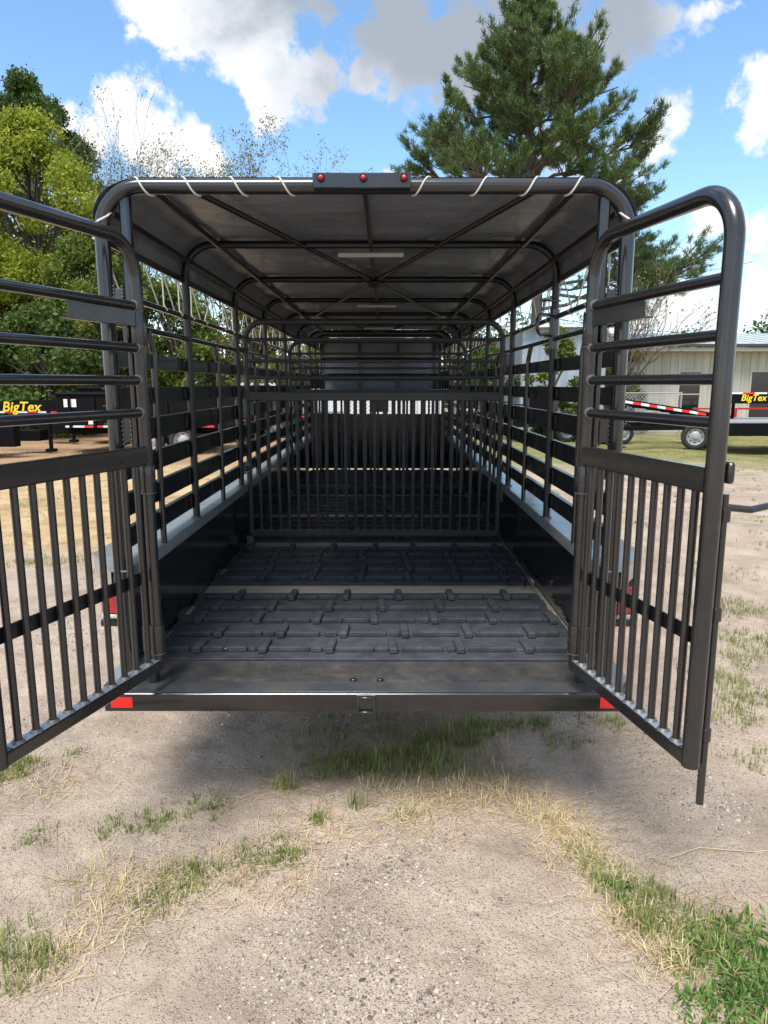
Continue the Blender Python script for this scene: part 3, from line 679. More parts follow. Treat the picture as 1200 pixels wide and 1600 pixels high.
o = ob('plastic_scrap', sh.mesh('plastic_scrap', m.m, 0), label='tiny light blue scrap lying on the first rubber mat', cat='scrap')

# ---------------------------------------------------------------- lettering helper
def text_mesh(body, size, depth=.004, bold=.02, shear=.22):
    cu = bpy.data.curves.new('lettering', 'FONT'); cu.body = body; cu.size = size; cu.extrude = depth; cu.offset = bold*size; cu.shear = shear; cu.align_x = 'CENTER'; cu.align_y = 'CENTER'; cu.space_character = 1.03
    o = bpy.data.objects.new('tmp', cu); COL.objects.link(o); dg = bpy.context.evaluated_depsgraph_get()
    me = bpy.data.meshes.new_from_object(o.evaluated_get(dg)); bpy.data.objects.remove(o); me.materials.clear(); me.materials.append(MT['yellow']); return me
TXT = text_mesh('BigTex', .36, bold=.02)
def tape(parent, x0, x1, y, z0, h=.05, n=6, slope=0, first=0, dy=.002):
    w = (x1-x0)/n
    for k in range(n):
        xa, xb = x0+k*w, x0+(k+1)*w; za = z0+slope*(xa-x0); zb = z0+slope*(xb-x0)
        mb = MB().add([(xa, y-dy, za), (xb, y-dy, zb), (xb, y-dy, zb+h), (xa, y-dy, za+h), (xa, y, za), (xb, y, zb), (xb, y, zb+h), (xa, y, za+h)], [(0, 1, 2, 3), (4, 7, 6, 5), (0, 4, 5, 1), (3, 2, 6, 7), (0, 3, 7, 4), (1, 5, 6, 2)])
        part('reflective_tape', mb, MT['red'] if (k+first) % 2 else MT['reflwhite'], parent, smooth=0)
def neck(t, x0, x1, z0=1.05, z1=1.33, txt=True, y=-.02):
    mb = MB(); mb.add([(x0, y-.1, z1-.02), (x0, y+.1, z1-.02), (x1, y-.1, z1), (x1, y+.1, z1), (x0+.12*(1 if x1 > x0 else -1), y-.1, z0), (x0+.12*(1 if x1 > x0 else -1), y+.1, z0), (x1, y-.1, z0), (x1, y+.1, z0)], [(0, 2, 3, 1), (4, 5, 7, 6), (0, 4, 6, 2), (1, 3, 7, 5), (0, 1, 5, 4), (2, 6, 7, 3)])
    part('neck', mb, MT['bgblack'], t, smooth=20)
# far gooseneck dump trailer (left)
def dump_trailer(loc, rz, label, length=4.6, group=None, text=True, boxh=.85):
    t = thing('dump_trailer', label, 'trailer', loc, rz, group)
    def p(n, mb, mt=MT['bgblack']): return part(n, mb, mt, t)
    p('frame', MB().box(0, length, -.4, .4, .50, .66)); p('dump_bed', MB().box(.1, length, -1.0, -.95, .68, .68+boxh, .01).box(.1, length, .95, 1.0, .68, .68+boxh, .01).box(.1, .15, -.949, .949, .68, .68+boxh, .01).box(length-.05, length, -.949, .949, .68, .68+boxh, .01).box(.15, length-.05, -.949, .949, .68, .74))
    p('top_rail', MB().tube([(.1, -1.0, .70+boxh), (length, -1.0, .70+boxh)], .045, 8))
    rm = MB().box(-.035, .035, -1.05, -1.001, .68, .64+boxh).mesh('side_rib', MT['bgblack'])
    for x in np.arange(.45, length-.1, .62): ob('side_rib', rm, t, (x, 0, 0))
    neck(t, -2.4, .1, 1.02, 1.32)
    p('neck_post', MB().box(-.10, .05, -.25, .25, .5, 1.02)); p('jack', MB().box(-.35, -.27, -.62, -.54, .12, 1.1)); p('jack_foot', MB().box(-.42, -.20, -.69, -.47, .04, .12))
    p('toolbox', MB().box(-1.3, -.5, -.75, -.25, .33, .62, .02)); p('warning_sticker', MB().box(.3, .62, -1.006, -1.0, 1.22, 1.42, 0), MT['reflwhite']); p('warning_sticker', MB().box(.9, 1.1, -1.006, -1.0, .78, .95, 0), MT['reflwhite'])
    if text: ob('lettering', TXT, t, (-1.25, -.128, 1.19), (R(90), 0, 0))
    tape(t, -2.0, -.2, -.122, 1.035, .045, 6)
    tape(t, .3, length-.2, -1.0015, .70, .05, 8)
    p('fender', MB().box(length*.5-.1, length*.5+1.7, -1.22, -1.01, .80, .84, .01))
    for dx in (.4, 1.25):
        for sy in (-1, 1): w = wheel(t, (length*.5+dx-.1, sy*1.1, .37)); w.rotation_euler = (0, 0, R(90))
    return t
LGR = 'trailers parked behind the slats on the left'
dump_trailer((-8.45, 19.2, 0), 0, 'black gooseneck dump trailer with yellow lettering on its neck, left background', 4.4, LGR)
dump_trailer((-7.2, 24.5, 0), R(4), 'black dump trailer parked behind the left side slats, farther back', 4.8, LGR, False, .7)
dump_trailer((-9.2, 22.3, 0), 0, 'plain black dump trailer standing right behind the lettered one on the left', 5.4, LGR, False, .98)
# low equipment trailer at far left with coiled hose
t = thing('equipment_trailer', 'low black trailer with a coiled hose on its neck at the far left', 'trailer', (-11.5, 17.2, 0), 0, LGR)
part('deck', MB().box(0, 2.0, -1, 1, .62, .72), MT['bgblack'], t); part('side_rail', MB().tube([(0, -1, .95), (2.0, -1, .95)], .04, 8), MT['bgblack'], t)
for x in (.3, 1.1, 1.9): part('stake', MB().box(x, x+.06, -1.04, -.98, .55, .95), MT['bgblack'], t)
part('neck', MB().box(1.9, 2.6, -.15, .15, .3, 1.05), MT['bgblack'], t); part('hose', MB().tube([(1.9+.22*math.cos(a), -1.1-.01*a, .95+.22*math.sin(a)) for a in np.linspace(0, 12.5, 60)], .018, 6), MT['bggrey'], t)
tape(t, .2, 2.0, -1.0, .66, .05, 6)
for dx in (.5, 1.3): w = wheel(t, (dx, -.85, .37)); w.rotation_euler = (0, 0, R(90))
# flatbed / utility trailers seen through the slats
def flatbed(loc, rz, label, length=5, group=None, deck=MT['bggrey'], red=False, side=.32):
    t = thing('flatbed_trailer', label, 'trailer', loc, rz, group)
    part('deck', MB().box(0, length, -1.02, 1.02, .80, .86), deck, t); part('side_beam', MB().box(0, length, -1.06, -1.0, .80-side, .80), MT['bgblack'], t); part('side_beam', MB().box(0, length, 1.0, 1.06, .80-side, .80), MT['bgblack'], t)
    rl = MT['redpaint'] if red else MT['bgblack']
    part('top_rail', MB().box(0, length, 1.02, 1.06, 1.08, 1.13), rl, t)
    for x in np.arange(.1, length, 1.1): part('stake', MB().box(x, x+.07, 1.0, 1.06, .86, 1.08), rl, t)
    for dx in (.2, 1.1):
        for sy in (-1, 1): w = wheel(t, (length*.45+dx, sy*.85, .37)); w.rotation_euler = (0, 0, R(90))
    return t
flatbed((-5.9, 26, 0), R(-6), 'grey decked flatbed trailer glimpsed between the left side slats', 4.5, LGR)
t = thing('pickup_truck', 'white pickup truck parked beyond the trailers, seen through the left slats', 'truck', (-8.2, 30, 0), R(8))
part('body', MB().box(0, 5.4, -.95, .95, .55, 1.15, .06), MT['white'], t); part('cab', MB().add([(1.5, -.9, 1.15), (3.9, -.9, 1.15), (3.6, -.78, 1.85), (2.1, -.78, 1.85), (1.5, .9, 1.15), (3.9, .9, 1.15), (3.6, .78, 1.85), (2.1, .78, 1.85)], [(0, 1, 2, 3), (4, 7, 6, 5), (0, 4, 5, 1), (3, 2, 6, 7), (0, 3, 7, 4), (1, 5, 6, 2)]), MT['white'], t)
part('side_window', MB().add([(1.85, -.895, 1.22), (3.6, -.895, 1.22), (3.45, -.81, 1.75), (2.2, -.81, 1.75)], [(0, 1, 2, 3)]), MT['glass'], t)
for x in (1.0, 4.3):
    for sy in (-1, 1): w = wheel(t, (x, sy*.85, .38), 1.0); w.rotation_euler = (0, 0, R(90))

# right side trailers
RGR = 'trailers parked in front of the long building'
t = thing('car_hauler_trailer', 'black tilt trailer with sloping red and white taped ramp, right background', 'trailer', (5.9, 20.6, 0), 0, RGR)
def p(n, mb, mt=MT['bgblack']): return part(n, mb, mt, t)
mb = MB(); mb.rect((.2, -1, 1.42), (3.7, -1, .88), .08, .13); p('ramp_beam', mb); p('ramp_beam', MB().rect((.2, 1, 1.42), (3.7, 1, .88), .08, .13))
for x in np.arange(.4, 3.6, .42): zz = 1.38-(x-.2)*.154; p('cross_bar', MB().box(x, x+.07, -.96, .96, zz-.06, zz))
tape(t, .3, 3.0, -1.045, 1.36, .07, 12, -.154)
p('frame', MB().rect((-.3, -.98, .58), (3.6, -.98, .62), .08, .12)); p('frame', MB().rect((-.3, .98, .58), (3.6, .98, .62), .08, .12))
for a, b in (((.1, .65), (.9, 1.25)), ((.9, .65), (.3, 1.3)), ((1.3, .66), (2.2, 1.05)), ((2.6, .66), (2.0, 1.05))): p('truss_brace', MB().rect((a[0], -1, a[1]), (b[0], -1, b[1]), .04, .05))
for x in (-.1, .45, 1.0): w = wheel(t, (x+.35, .8, .33), .88); w.rotation_euler = (0, 0, R(90))
for x in (2.75, 3.25): w = wheel(t, (x, -1.05, .37), 1.0); w.rotation_euler = (0, 0, R(68))
p('upright', MB().box(3.55, 3.62, -1.0, -.9, .6, 1.75)); p('upright', MB().box(3.75, 3.8, -1.0, -.9, .6, 1.55)); p('jack', MB().box(3.35, 3.42, -1.2, -1.12, .05, .9))
p('deck', MB().box(3.0, 4.4, -.95, .95, .74, .82), MT['bgblack'])
t = flatbed((8.9, 19.4, 0), 0, 'black flatbed trailer with red top rail and yellow lettering on its neck, right edge', 7.0, RGR, MT['bggrey'], True, .33)
neck(t, .35, 3.2, 1.28, 1.58); l_ = ob('lettering', TXT, t, (1.12, -.128, 1.43), (R(90), 0, 0)); l_.scale = (.66, .66, .66); tape(t, .5, 3.1, -.122, 1.535, .045, 8)
part('neck_strut', MB().rect((1.9, 0, 1.28), (2.6, 0, .85), .12, .12), MT['bgblack'], t); part('toolbox', MB().box(1.75, 2.6, -.6, .0, .87, 1.25, .02), MT['bgblack'], t)
t = flatbed((3.9, 23.0, 0), R(5), 'black trailer frame glimpsed through the right side slats', 3.6, RGR, MT['bgblack'])
part('winch_box', MB().box(.6, 1.4, -.8, -.1, .87, 1.45, .03), MT['bgblack'], t)
t = flatbed((1.6, 27.0, 0), R(-4), 'low pale trailer far ahead, seen through the gate bars on the right', 3.6, RGR, MT['white'])

# ---------------------------------------------------------------- buildings
def wall_panels(parent, x0, x1, y, z0, z1f, mat, w=.30, holes=()):
    """vertical ribbed siding: each panel an object of its own"""
    x = x0; 
    while x < x1-.01:
        xb = min(x+w, x1); segs = [(z0, z1f)]
        for (hx0, hx1, hz0, hz1) in holes:
            if xb > hx0+.001 and x < hx1-.001: segs = [(z0, hz0), (hz1, z1f)]
        for (a, b) in segs:
            if b-a < .02: continue
            me = MB().add([(x+.004, 0, a), (xb-.035, 0, a), (xb-.026, -.022, a), (xb-.006, -.022, a), (xb+.003, 0, a), (x+.004, 0, b), (xb-.035, 0, b), (xb-.026, -.022, b), (xb-.006, -.022, b), (xb+.003, 0, b)], [(i_, i_+1, i_+6, i_+5) for i_ in range(4)])
            part('siding_panel', me, mat, parent, loc=(0, y, 0), smooth=0)
        x = xb
bl = thing('metal_building', 'long low beige ribbed metal building with dark narrow windows on the right', 'building', (0, 0, 0))
BX0, BX1, BY = 8.1, 24.0, 27.0
wins = [(8.7, 9.6), (11.1, 12.0), (13.8, 14.7), (17.4, 18.3)]
wall_panels(bl, BX0, BX1, BY, .0, 3.0, MT['siding'], .30, [(a, b, .45, 2.30) for a, b in wins])
part('side_wall', MB().box(BX0, BX0+.05, BY+.01, BY+9, 0, 3.0, 0), MT['siding'], bl)
for a, b in wins:
    f = part('window', MB().box(a-.0, a+.06, BY-.03, BY+.05, .45, 2.30).box(b-.06, b, BY-.03, BY+.05, .45, 2.30).box(a+.06, b-.06, BY-.03, BY+.05, .45, .51).box(a+.06, b-.06, BY-.03, BY+.05, 2.24, 2.30).box(a+.06, b-.06, BY-.02, BY+.04, 1.40, 1.44), MT['fascia'], bl)
    part('pane', MB().box(a+.06, b-.06, BY+.02, BY+.03, .51, 1.40, 0), MT['glass'], f); part('pane', MB().box(a+.06, b-.06, BY+.02, BY+.03, 1.44, 2.24, 0), MT['glass'], f)
part('fascia', MB().box(BX0-.3, BX1, BY-.62, BY-.55, 2.98, 3.12, .01).box(BX0-.3, BX1, BY-.55, BY, 2.98, 3.02, .01), MT['fascia'], bl)
part('gutter', MB().box(BX0-.35, BX1, BY-.72, BY-.60, 3.125, 3.24, .01), MT['darktrim'], bl)
mb = MB(); mb.add([(BX0-.4, BY-.68, 3.26), (BX1, BY-.68, 3.26), (BX1, BY+5, 4.0), (BX0-.4, BY+5, 4.0), (BX0-.4, BY-.68, 3.22), (BX1, BY-.68, 3.22)], [(0, 1, 2, 3), (4, 5, 1, 0)])
part('roof', mb, MT['roof'], bl)
for x in np.arange(BX0, BX1, .6): part('roof_rib', MB().rect((x, BY-.68, 3.275), (x, BY+5, 4.015), .03, .03), MT['roof'], bl)
sd_ = thing('shed', 'taller blue grey board shed behind the right side slats', 'shed', (0, 0, 0))
wall_panels(sd_, 4.9, 7.75, 25.2, .0, 3.75, MT['siding2'], .19)
part('side_wall', MB().box(7.76, 7.80, 25.2, 31, 0, 3.75, 0), MT['siding2'], sd_); part('side_wall', MB().box(4.86, 4.90, 25.2, 31, 0, 3.75, 0), MT['siding2'], sd_)
part('roof', MB().add([(4.6, 24.9, 3.78), (8.0, 24.9, 3.86), (8.0, 31, 4.35), (4.6, 31, 4.25), (4.6, 24.9, 3.70), (8.0, 24.9, 3.78), (8.0, 31, 4.27), (4.6, 31, 4.17)], [(0, 1, 2, 3), (7, 6, 5, 4), (0, 4, 5, 1), (1, 5, 6, 2), (0, 3, 7, 4)]), MT['white'], sd_)
# chain link fence between shed and building
def wire_fence(x0, x1, y, h, label, cat='fence'):
    t = thing('chain_link_fence', label, cat, (x0, y, 0)); Lf = x1-x0
    for x in np.arange(0, Lf+.01, Lf/max(1, round(Lf/2.4))): part('post', MB().tube([(x, 0, 0), (x, 0, h+.04)], .03, 8), MT['bggrey'], t)
    part('top_rail', MB().tube([(0, 0, h), (Lf, 0, h)], .02, 6), MT['bggrey'], t)
    mb = MB()
    for x in np.arange(-h, Lf, .12):
        for sg in (-1, 1):
            a0, a1 = max(x, 0), min(x+h, Lf)
            if a1 <= a0: continue
            za, zb = ((a0-x), (a1-x)) if sg > 0 else (h-(a0-x), h-(a1-x))
            mb.sweep([(a0, .01*sg, za), (a1, .01*sg, zb)], [(-.005, -.003), (.005, -.003), (0, .005)], False)
    o = part('wire_mesh', mb, MT['bggrey'], t, smooth=0); o['kind'] = 'stuff'
wire_fence(7.8, 10.2, 24.4, 1.5, 'chain link fence in front of the vine covered corner of the building')
wire_fence(-3.9, 1.9, 24.5, 1.6, 'chain link fence straight ahead beyond the trailer nose')
t = thing('cargo_trailer', 'white boxy trailer straight ahead, seen through the front wall grille', 'trailer', (-2.6, 26.5, 0), 0, RGR)
part('box_body', MB().box(0, 4.8, -1, 1, .55, 1.62, .05), MT['white'], t); part('trim', MB().box(0, 4.8, -1.02, -1.0, .5, .6), MT['bgblack'], t)
for x in np.arange(.6, 4.7, .8): part('panel_seam', MB().box(x, x+.03, -1.01, -1.0, .6, 1.58, 0), MT['bggrey'], t)
for dx in (1.9, 2.8): w = wheel(t, (dx, -.9, .37)); w.rotation_euler = (0, 0, R(90))
# power lines
t = thing('power_line', 'two thin dark power lines crossing the sky above the building', 'cable', (0, 0, 0))
for (a, b) in (((5.0, 45, 9.2), (30, 60, 11.6)), ((4.0, 42, 6.7), (32, 52, 5.8))):
    A, B = Vector(a), Vector(b); part('cable', MB().tube([A.lerp(B, q/16)-Vector((0, 0, 1.1*4*(q/16)*(1-q/16))) for q in range(17)], .022, 5), MT['darktrim'], t)

# ---------------------------------------------------------------- vegetation
def leaves(centers, size, per=1, spread=0, tilt=1., asp=.6, rs=None):
    r = rs or rng; C = np.repeat(centers, per, 0)+r.normal(0, 1, (len(centers)*per, 3))*spread; n = len(C)
    a = r.normal(0, 1, (n, 3)); a /= np.linalg.norm(a, axis=1)[:, None]; b = r.normal(0, 1, (n, 3)); b[:, 2] *= tilt
    b -= a*(a*b).sum(1)[:, None]; b /= np.linalg.norm(b, axis=1)[:, None]
    s = size*r.uniform(.6, 1.3, n)[:, None]
    V = np.stack([C-a*s, C+b*s*asp, C+a*s, C-b*s*asp], 1).reshape(-1, 3); F = np.arange(4*n).reshape(-1, 4); return V, F
def limb(mb, p0, p1, r0, r1, r, n=6, wob=.12, sides=6):
    p0, p1 = Vector(p0), Vector(p1); d = (p1-p0); L_ = d.length; pts = []
    for k in range(n+1): t_ = k/n; j = Vector((r.uniform(-1, 1), r.uniform(-1, 1), r.uniform(-1, 1)))*wob*L_*.18*math.sin(math.pi*t_); pts.append(p0+d*t_+j)
    mb.tube(pts, 1, sides, [r0+(r1-r0)*k/n for k in range(n+1)]); return pts
def broadleaf(x, y, h, rad, mat, seed, label, zb=.0, nl=26000, size=.10, cat='tree', dens=70, group=None, name='broadleaf_tree', squash=1.0, bark='bark'):
    r = random.Random(seed); g = np.random.default_rng(seed)
    t = thing(name, label, cat, (x, y, 0), 0, group); mb = MB()
    top = (r.uniform(-.3, .3), r.uniform(-.3, .3), h*.85); limb(mb, (0, 0, -.1), top, h*.022+.05, .03, r, 8, .3, 9)
    bl_ = []
    for k in range(dens):
        u = g.uniform(0, 1) if k > 5 else .86+.02*k; zz = zb+(h-zb)*u; prof_ = (math.sin(math.pi*min(1, (u*.86+.12)))**.55)*(1-.45*max(0, u-.6)/.4)
        a = g.uniform(0, 6.283); rr = rad*prof_*math.sqrt(g.uniform(.12, 1))
        bl_.append((rr*math.cos(a), rr*math.sin(a)*squash, zz, g.uniform(.25, .62)*rad*(.36 if dens < 85 else .27)))
    for k in range(0, dens, 3):
        b_ = bl_[k]; limb(mb, (top[0]*b_[2]/h*.6, top[1]*b_[2]/h*.6, max(.3, b_[2]*.6)), b_[:3], .045+.01*h*.3, .012, r, 4, .3, 5)
    part('trunk', mb, MT[bark], t)
    B = np.array(bl_); idx = g.integers(0, dens, nl); d = g.normal(0, 1, (nl, 3)); d /= np.linalg.norm(d, axis=1)[:, None]
    rad_ = g.uniform(.25, 1, nl)**.45; C = B[idx, :3]+d*(B[idx, 3]*rad_)[:, None]*np.array([1.15, 1.15, .8]); C += g.normal(0, .13 if dens > 60 else .06, C.shape); C[:, 2] = np.maximum(C[:, 2], .05)
    V, F = leaves(C, size, rs=g); ob('crown', raw_mesh('crown', V, F, MT[mat]), t); return t
broadleaf(-18.9, 41, 17.6, 4.2, 'leaf_dark', 101, 'tall dark green tree at the far left rising above its neighbours', 4, 60000, .10, dens=130)
broadleaf(-14.2, 30, 12.0, 4.2, 'leaf_yellow', 2, 'bright yellow green tree left of the trailer hoop', 1.4, 100000, .072, dens=240)
broadleaf(-16.5, 27.5, 8.8, 3.4, 'leaf_yellow', 3, 'lower yellow green tree at the left edge of the picture', 1.0, 75000, .072, dens=200)
broadleaf(-10.6, 27, 7.2, 2.4, 'leaf_mid', 4, 'mid green tree just behind the left hoop leg', 1.0, 48000, .07, dens=150)
broadleaf(-15.5, 25.5, 4.6, 2.6, 'leaf_dark', 5, 'dark bushy tree above the lettered trailer on the left', .1, 22000, .085)
broadleaf(-11.8, 24.8, 4.2, 2.3, 'leaf_dark', 6, 'dark rounded bush right of the dark bushy tree on the left', .1, 18000, .085)
broadleaf(-19.5, 26, 5.2, 2.6, 'leaf_dark', 55, 'dark bush at the left picture edge under the yellow green tree', .1, 16000, .09)
broadleaf(-8.4, 29, 5.6, 2.2, 'leaf_mid', 7, 'green tree seen through the first left bay of the trailer', .3, 18000, .09)
broadleaf(-5.6, 31, 5.4, 2.2, 'leaf_brown', 8, 'olive brown thin tree seen through the second left bay', .5, 11000, .08)
broadleaf(-3.9, 33, 6.0, 2.2, 'leaf_mid', 9, 'green tree seen through the left bays nearest the nose', .3, 16000, .09)
broadleaf(-21.5, 36, 9.5, 4.5, 'leaf_mid', 10, 'wide mid green tree behind the bright tree at far left', 1, 20000, .13)
broadleaf(-1.0, 40, 6.2, 3.0, 'leaf_mid', 12, 'green tree far ahead beyond the trailer nose', .3, 12000, .10)
broadleaf(3.3, 34, 6.2, 2.0, 'leaf_mid', 13, 'green tree seen through the farther right bays', .3, 16000, .09)
broadleaf(5.7, 23.6, 3.4, 1.1, 'leaf_mid', 14, 'rounded green shrub in front of the blue grey shed', .2, 12000, .055, 'shrub', 34)
broadleaf(3.9, 26.0, 3.0, 1.2, 'leaf_dark', 15, 'dark shrub left of the shed, seen through the right slats', .2, 10000, .055, 'shrub', 34)
broadleaf(8.95, 26.2, 3.0, 1.15, 'leaf_brown', 16, 'thin vines and brush over the left corner of the beige building', .1, 9000, .05, 'shrub', 34, name='vine')

g = np.random.default_rng(77); nb = 420
bx_ = g.uniform(-75, 60, nb); bz_ = g.uniform(.5, 1, nb)**.6*(6.0+2.2*np.sin(bx_*.23)+1.2*np.sin(bx_*.71))*g.uniform(.15, .85, nb); by_ = g.uniform(60, 68, nb)
idx = g.integers(0, nb, 90000); d = g.normal(0, 1, (90000, 3)); d /= np.linalg.norm(d, axis=1)[:, None]
C = np.stack([bx_, by_, bz_], 1)[idx]+d*(g.uniform(.2, 1, 90000)**.4*1.7)[:, None]; C[:, 2] = np.maximum(C[:, 2], .05); V, F = leaves(C, .20, rs=g)
ob('far_wood', raw_mesh('far_wood', V, F, MT['leaf_dark']), label='far belt of dark green woods closing the horizon', cat='woods', kind='stuff')

def twiggy(x, y, h, rad, seed, label, mat='leaf_brown', nl=5000, base=2.0):
    r = random.Random(seed); g = np.random.default_rng(seed); t = thing('bare_tree', label, 'tree', (x, y, 0)); mb = MB(); tips = []
    def grow(p, d, L_, rad_, lev):
        q = p+d*L_; pts = limb(mb, p, q, rad_, rad_*.6, r, 3, .35, 5 if lev < 2 else 3)
        tips.append((q, lev)); tips.append((pts[2], lev))
        if lev >= 5: return
        for k in range(r.choice((2, 3, 3))):
            nd = (d+Vector((r.uniform(-1, 1), r.uniform(-1, 1), r.uniform(-.35, .8)))*.62).normalized(); grow(q if k else pts[-2], nd, L_*r.uniform(.62, .85), rad_*.6, lev+1)
    for k in range(5):
        a = r.uniform(0, 6.28); grow(Vector((r.uniform(-.3, .3), r.uniform(-.3, .3), 0)), Vector((math.cos(a)*.22*rad/3, math.sin(a)*.22, 1)).normalized(), h*.32, .07, 0)
    part('trunk', mb, MT['barkgrey'], t, smooth=60)
    P = np.array([tuple(q) for q, l in tips if l >= 3]); C = P[g.integers(0, len(P), nl)]+g.normal(0, .13, (nl, 3)); V, F = leaves(C, .052, rs=g)
    ob('crown', raw_mesh('crown', V, F, MT[mat]), t)
twiggy(-15.4, 39, 14.5, 3, 21, 'thin leafless tree beside the tall dark tree on the left', nl=1500)
twiggy(-11.6, 38, 13.4, 3, 22, 'sparse twiggy tree standing left of the middle of the hoop', nl=9000)
twiggy(-6.6, 38, 14.0, 3, 23, 'sparse twiggy tree with speckled leaves above the hoop, left of the light bar', nl=15000)
twiggy(-8.6, 41, 12.4, 3, 25, 'lower twiggy tree between the two sparse ones', nl=10000)
twiggy(-4.0, 38, 12.0, 2.4, 24, 'smallest twiggy tree, nearest the light bar', nl=9000)
twiggy(8.6, 25.8, 5.6, 2, 26, 'bare twiggy sapling before the shed under the pine branch', nl=700)

# pine
def pine(x, y, h, seed, label):
    r = random.Random(seed); g = np.random.default_rng(seed); t = thing('pine_tree', label, 'tree', (x, y, 0)); mb = MB()
    def tx(z): return .35*math.sin(z*.35)
    mb.tube([(tx(z), 0, z) for z in np.linspace(-.1, h, 18)], 1, 12, [.27*(1-.9*k/17)+.012 for k in range(18)])
    tufts = []
    def sub(p, d, L_, rad_, lev):
        pts = limb(mb, p, p+d*L_, rad_, max(.006, rad_*.35), r, 5, .30, 5 if lev == 0 else 3)
        if lev < 2:
            n = int(5+L_*2.6) if lev == 0 else int(3+L_*2.4)
            for k in range(n):
                tt = r.uniform(.25, 1); tt = max(tt, r.uniform(.5, 1)) if (lev == 0 and p.z < 9.6) else tt; kk = min(len(pts)-1, int(tt*(len(pts)-1))); a = r.uniform(-1.1, 1.1)
                sd2 = Vector((d.x*math.cos(a)-d.y*math.sin(a), d.x*math.sin(a)+d.y*math.cos(a), d.z+r.uniform(-.15, .55))).normalized()
                sub(pts[kk], sd2, L_*r.uniform(.22, .42), rad_*.45, lev+1)
        if lev >= 1:
            for q in pts[2:]: tufts.append((q, d))
            tufts.append((pts[-1], d))
    rows = [(5.4, 3.6), (6.3, 5.2), (7.0, 4.6), (7.7, 5.4), (8.4, 5.3), (9.1, 5.0), (9.8, 4.6), (10.5, 4.2), (11.2, 3.8), (11.9, 3.4), (12.6, 2.7), (13.2, 2.2), (13.8, 1.7), (14.4, 1.25), (14.9, .9), (15.3, .6)]
    for z, L_ in rows:
        z *= h/15.9; nb = r.choice((4, 5, 5)) if z < 10 else r.choice((5, 6))
        a0 = r.uniform(0, 6.28)
        for k in range(nb):
            a = a0+k*6.283/nb+r.uniform(-.4, .4); ll = L_*r.uniform(.62, 1.02)
            if z < 6.6 and math.cos(a) < .2: continue
            up = .18+.05*(z-6)+r.uniform(-.06, .12)
            sub(Vector((tx(z), 0, z)), Vector((math.cos(a), math.sin(a)*.9, up)).normalized(), ll, .02+.013*ll, 0)
    for zz, dv, ll in ((4.6, (1, -.12, .26), 5.8), (5.3, (.93, .3, .22), 5.0), (4.9, (.95, -.3, .10), 4.6)): sub(Vector((tx(zz), 0, zz)), Vector(dv).normalized(), ll, .075, 0)
    part('trunk', mb, MT['bark'], t, smooth=60)
    P = np.array([tuple(p_) for p_, d_ in tufts]); D = np.array([tuple(d_) for p_, d_ in tufts])
    if len(P) > 9000: s_ = g.choice(len(P), 9000, False); P, D = P[s_], D[s_]
    per = 30; C = np.repeat(P, per, 0)+g.normal(0, .05, (len(P)*per, 3)); dd = np.repeat(D, per, 0)*.6+g.normal(0, .6, C.shape); dd[:, 2] += .5
    dd /= np.linalg.norm(dd, axis=1)[:, None]; w_ = np.cross(dd, g.normal(0, 1, C.shape)); w_ /= np.linalg.norm(w_, axis=1)[:, None]
    Ln = g.uniform(.13, .25, len(C))[:, None]; V = np.stack([C-w_*.012, C+w_*.012, C+dd*Ln], 1).reshape(-1, 3); F = np.arange(len(V)).reshape(-1, 3)
    ob('crown', raw_mesh('crown', V, F, MT['needles']), t)
    print('pine tufts', len(P))
pine(5.55, 28, 15.6, 31, 'tall spreading pine tree behind the right half of the trailer roof')

# ---------------------------------------------------------------- grass and stones
def blades(name, spots, mat, hgt, wid, label, lean=.5, seed=0, tint=None):
    """spots: (x, y, radius, count)"""
    g = np.random.default_rng(seed); Cs = []; Hs = []
    for (x, y, rr, n, hs) in spots:
        a = g.uniform(0, 6.283, n); q = rr*np.sqrt(g.uniform(0, 1, n)); nc = max(1, n//9); cx_ = g.normal(0, rr*.55, (nc, 2)); ii = g.integers(0, nc, n)
        px = x+np.where(g.uniform(0, 1, n) < .75, cx_[ii, 0]+g.normal(0, .014, n), q*np.cos(a)); py = y+np.where(g.uniform(0, 1, n) < .75, cx_[ii, 1]*.8+g.normal(0, .014, n), q*np.sin(a)*.8)
        Cs.append(np.stack([px, py, gz(px, py)-.004], 1)); Hs.append(np.full(n, hs)*g.uniform(.35, 1.15, n))
    C = np.concatenate(Cs); H = np.concatenate(Hs)*hgt; n = len(C)
    a = g.uniform(0, 6.283, n); ln = np.abs(g.normal(0, lean, n)); dx = np.cos(a)*ln; dy = np.sin(a)*ln; wx = -np.sin(a)*wid; wy = np.cos(a)*wid
    base = C; m1 = C+np.stack([dx*H*.35, dy*H*.35, H*.6/np.sqrt(1+ln**2)], 1); tip = C+np.stack([dx*H*.95, dy*H*.95, H*(1/(1+ln**2))], 1)
    W = np.stack([wx, wy, 0*wx], 1)*g.uniform(.6, 1.4, n)[:, None]
    V = np.stack([base-W, base+W, m1+W*.8, m1-W*.8, tip], 1).reshape(-1, 3); o = np.arange(n)[:, None]*5
    F = np.concatenate([o+np.array([[0, 1, 2]]), o+np.array([[0, 2, 3]]), o+np.array([[3, 2, 4]])])
    ob(name, raw_mesh(name, V, F, MT[mat]), label=label, cat='grass', kind='stuff')
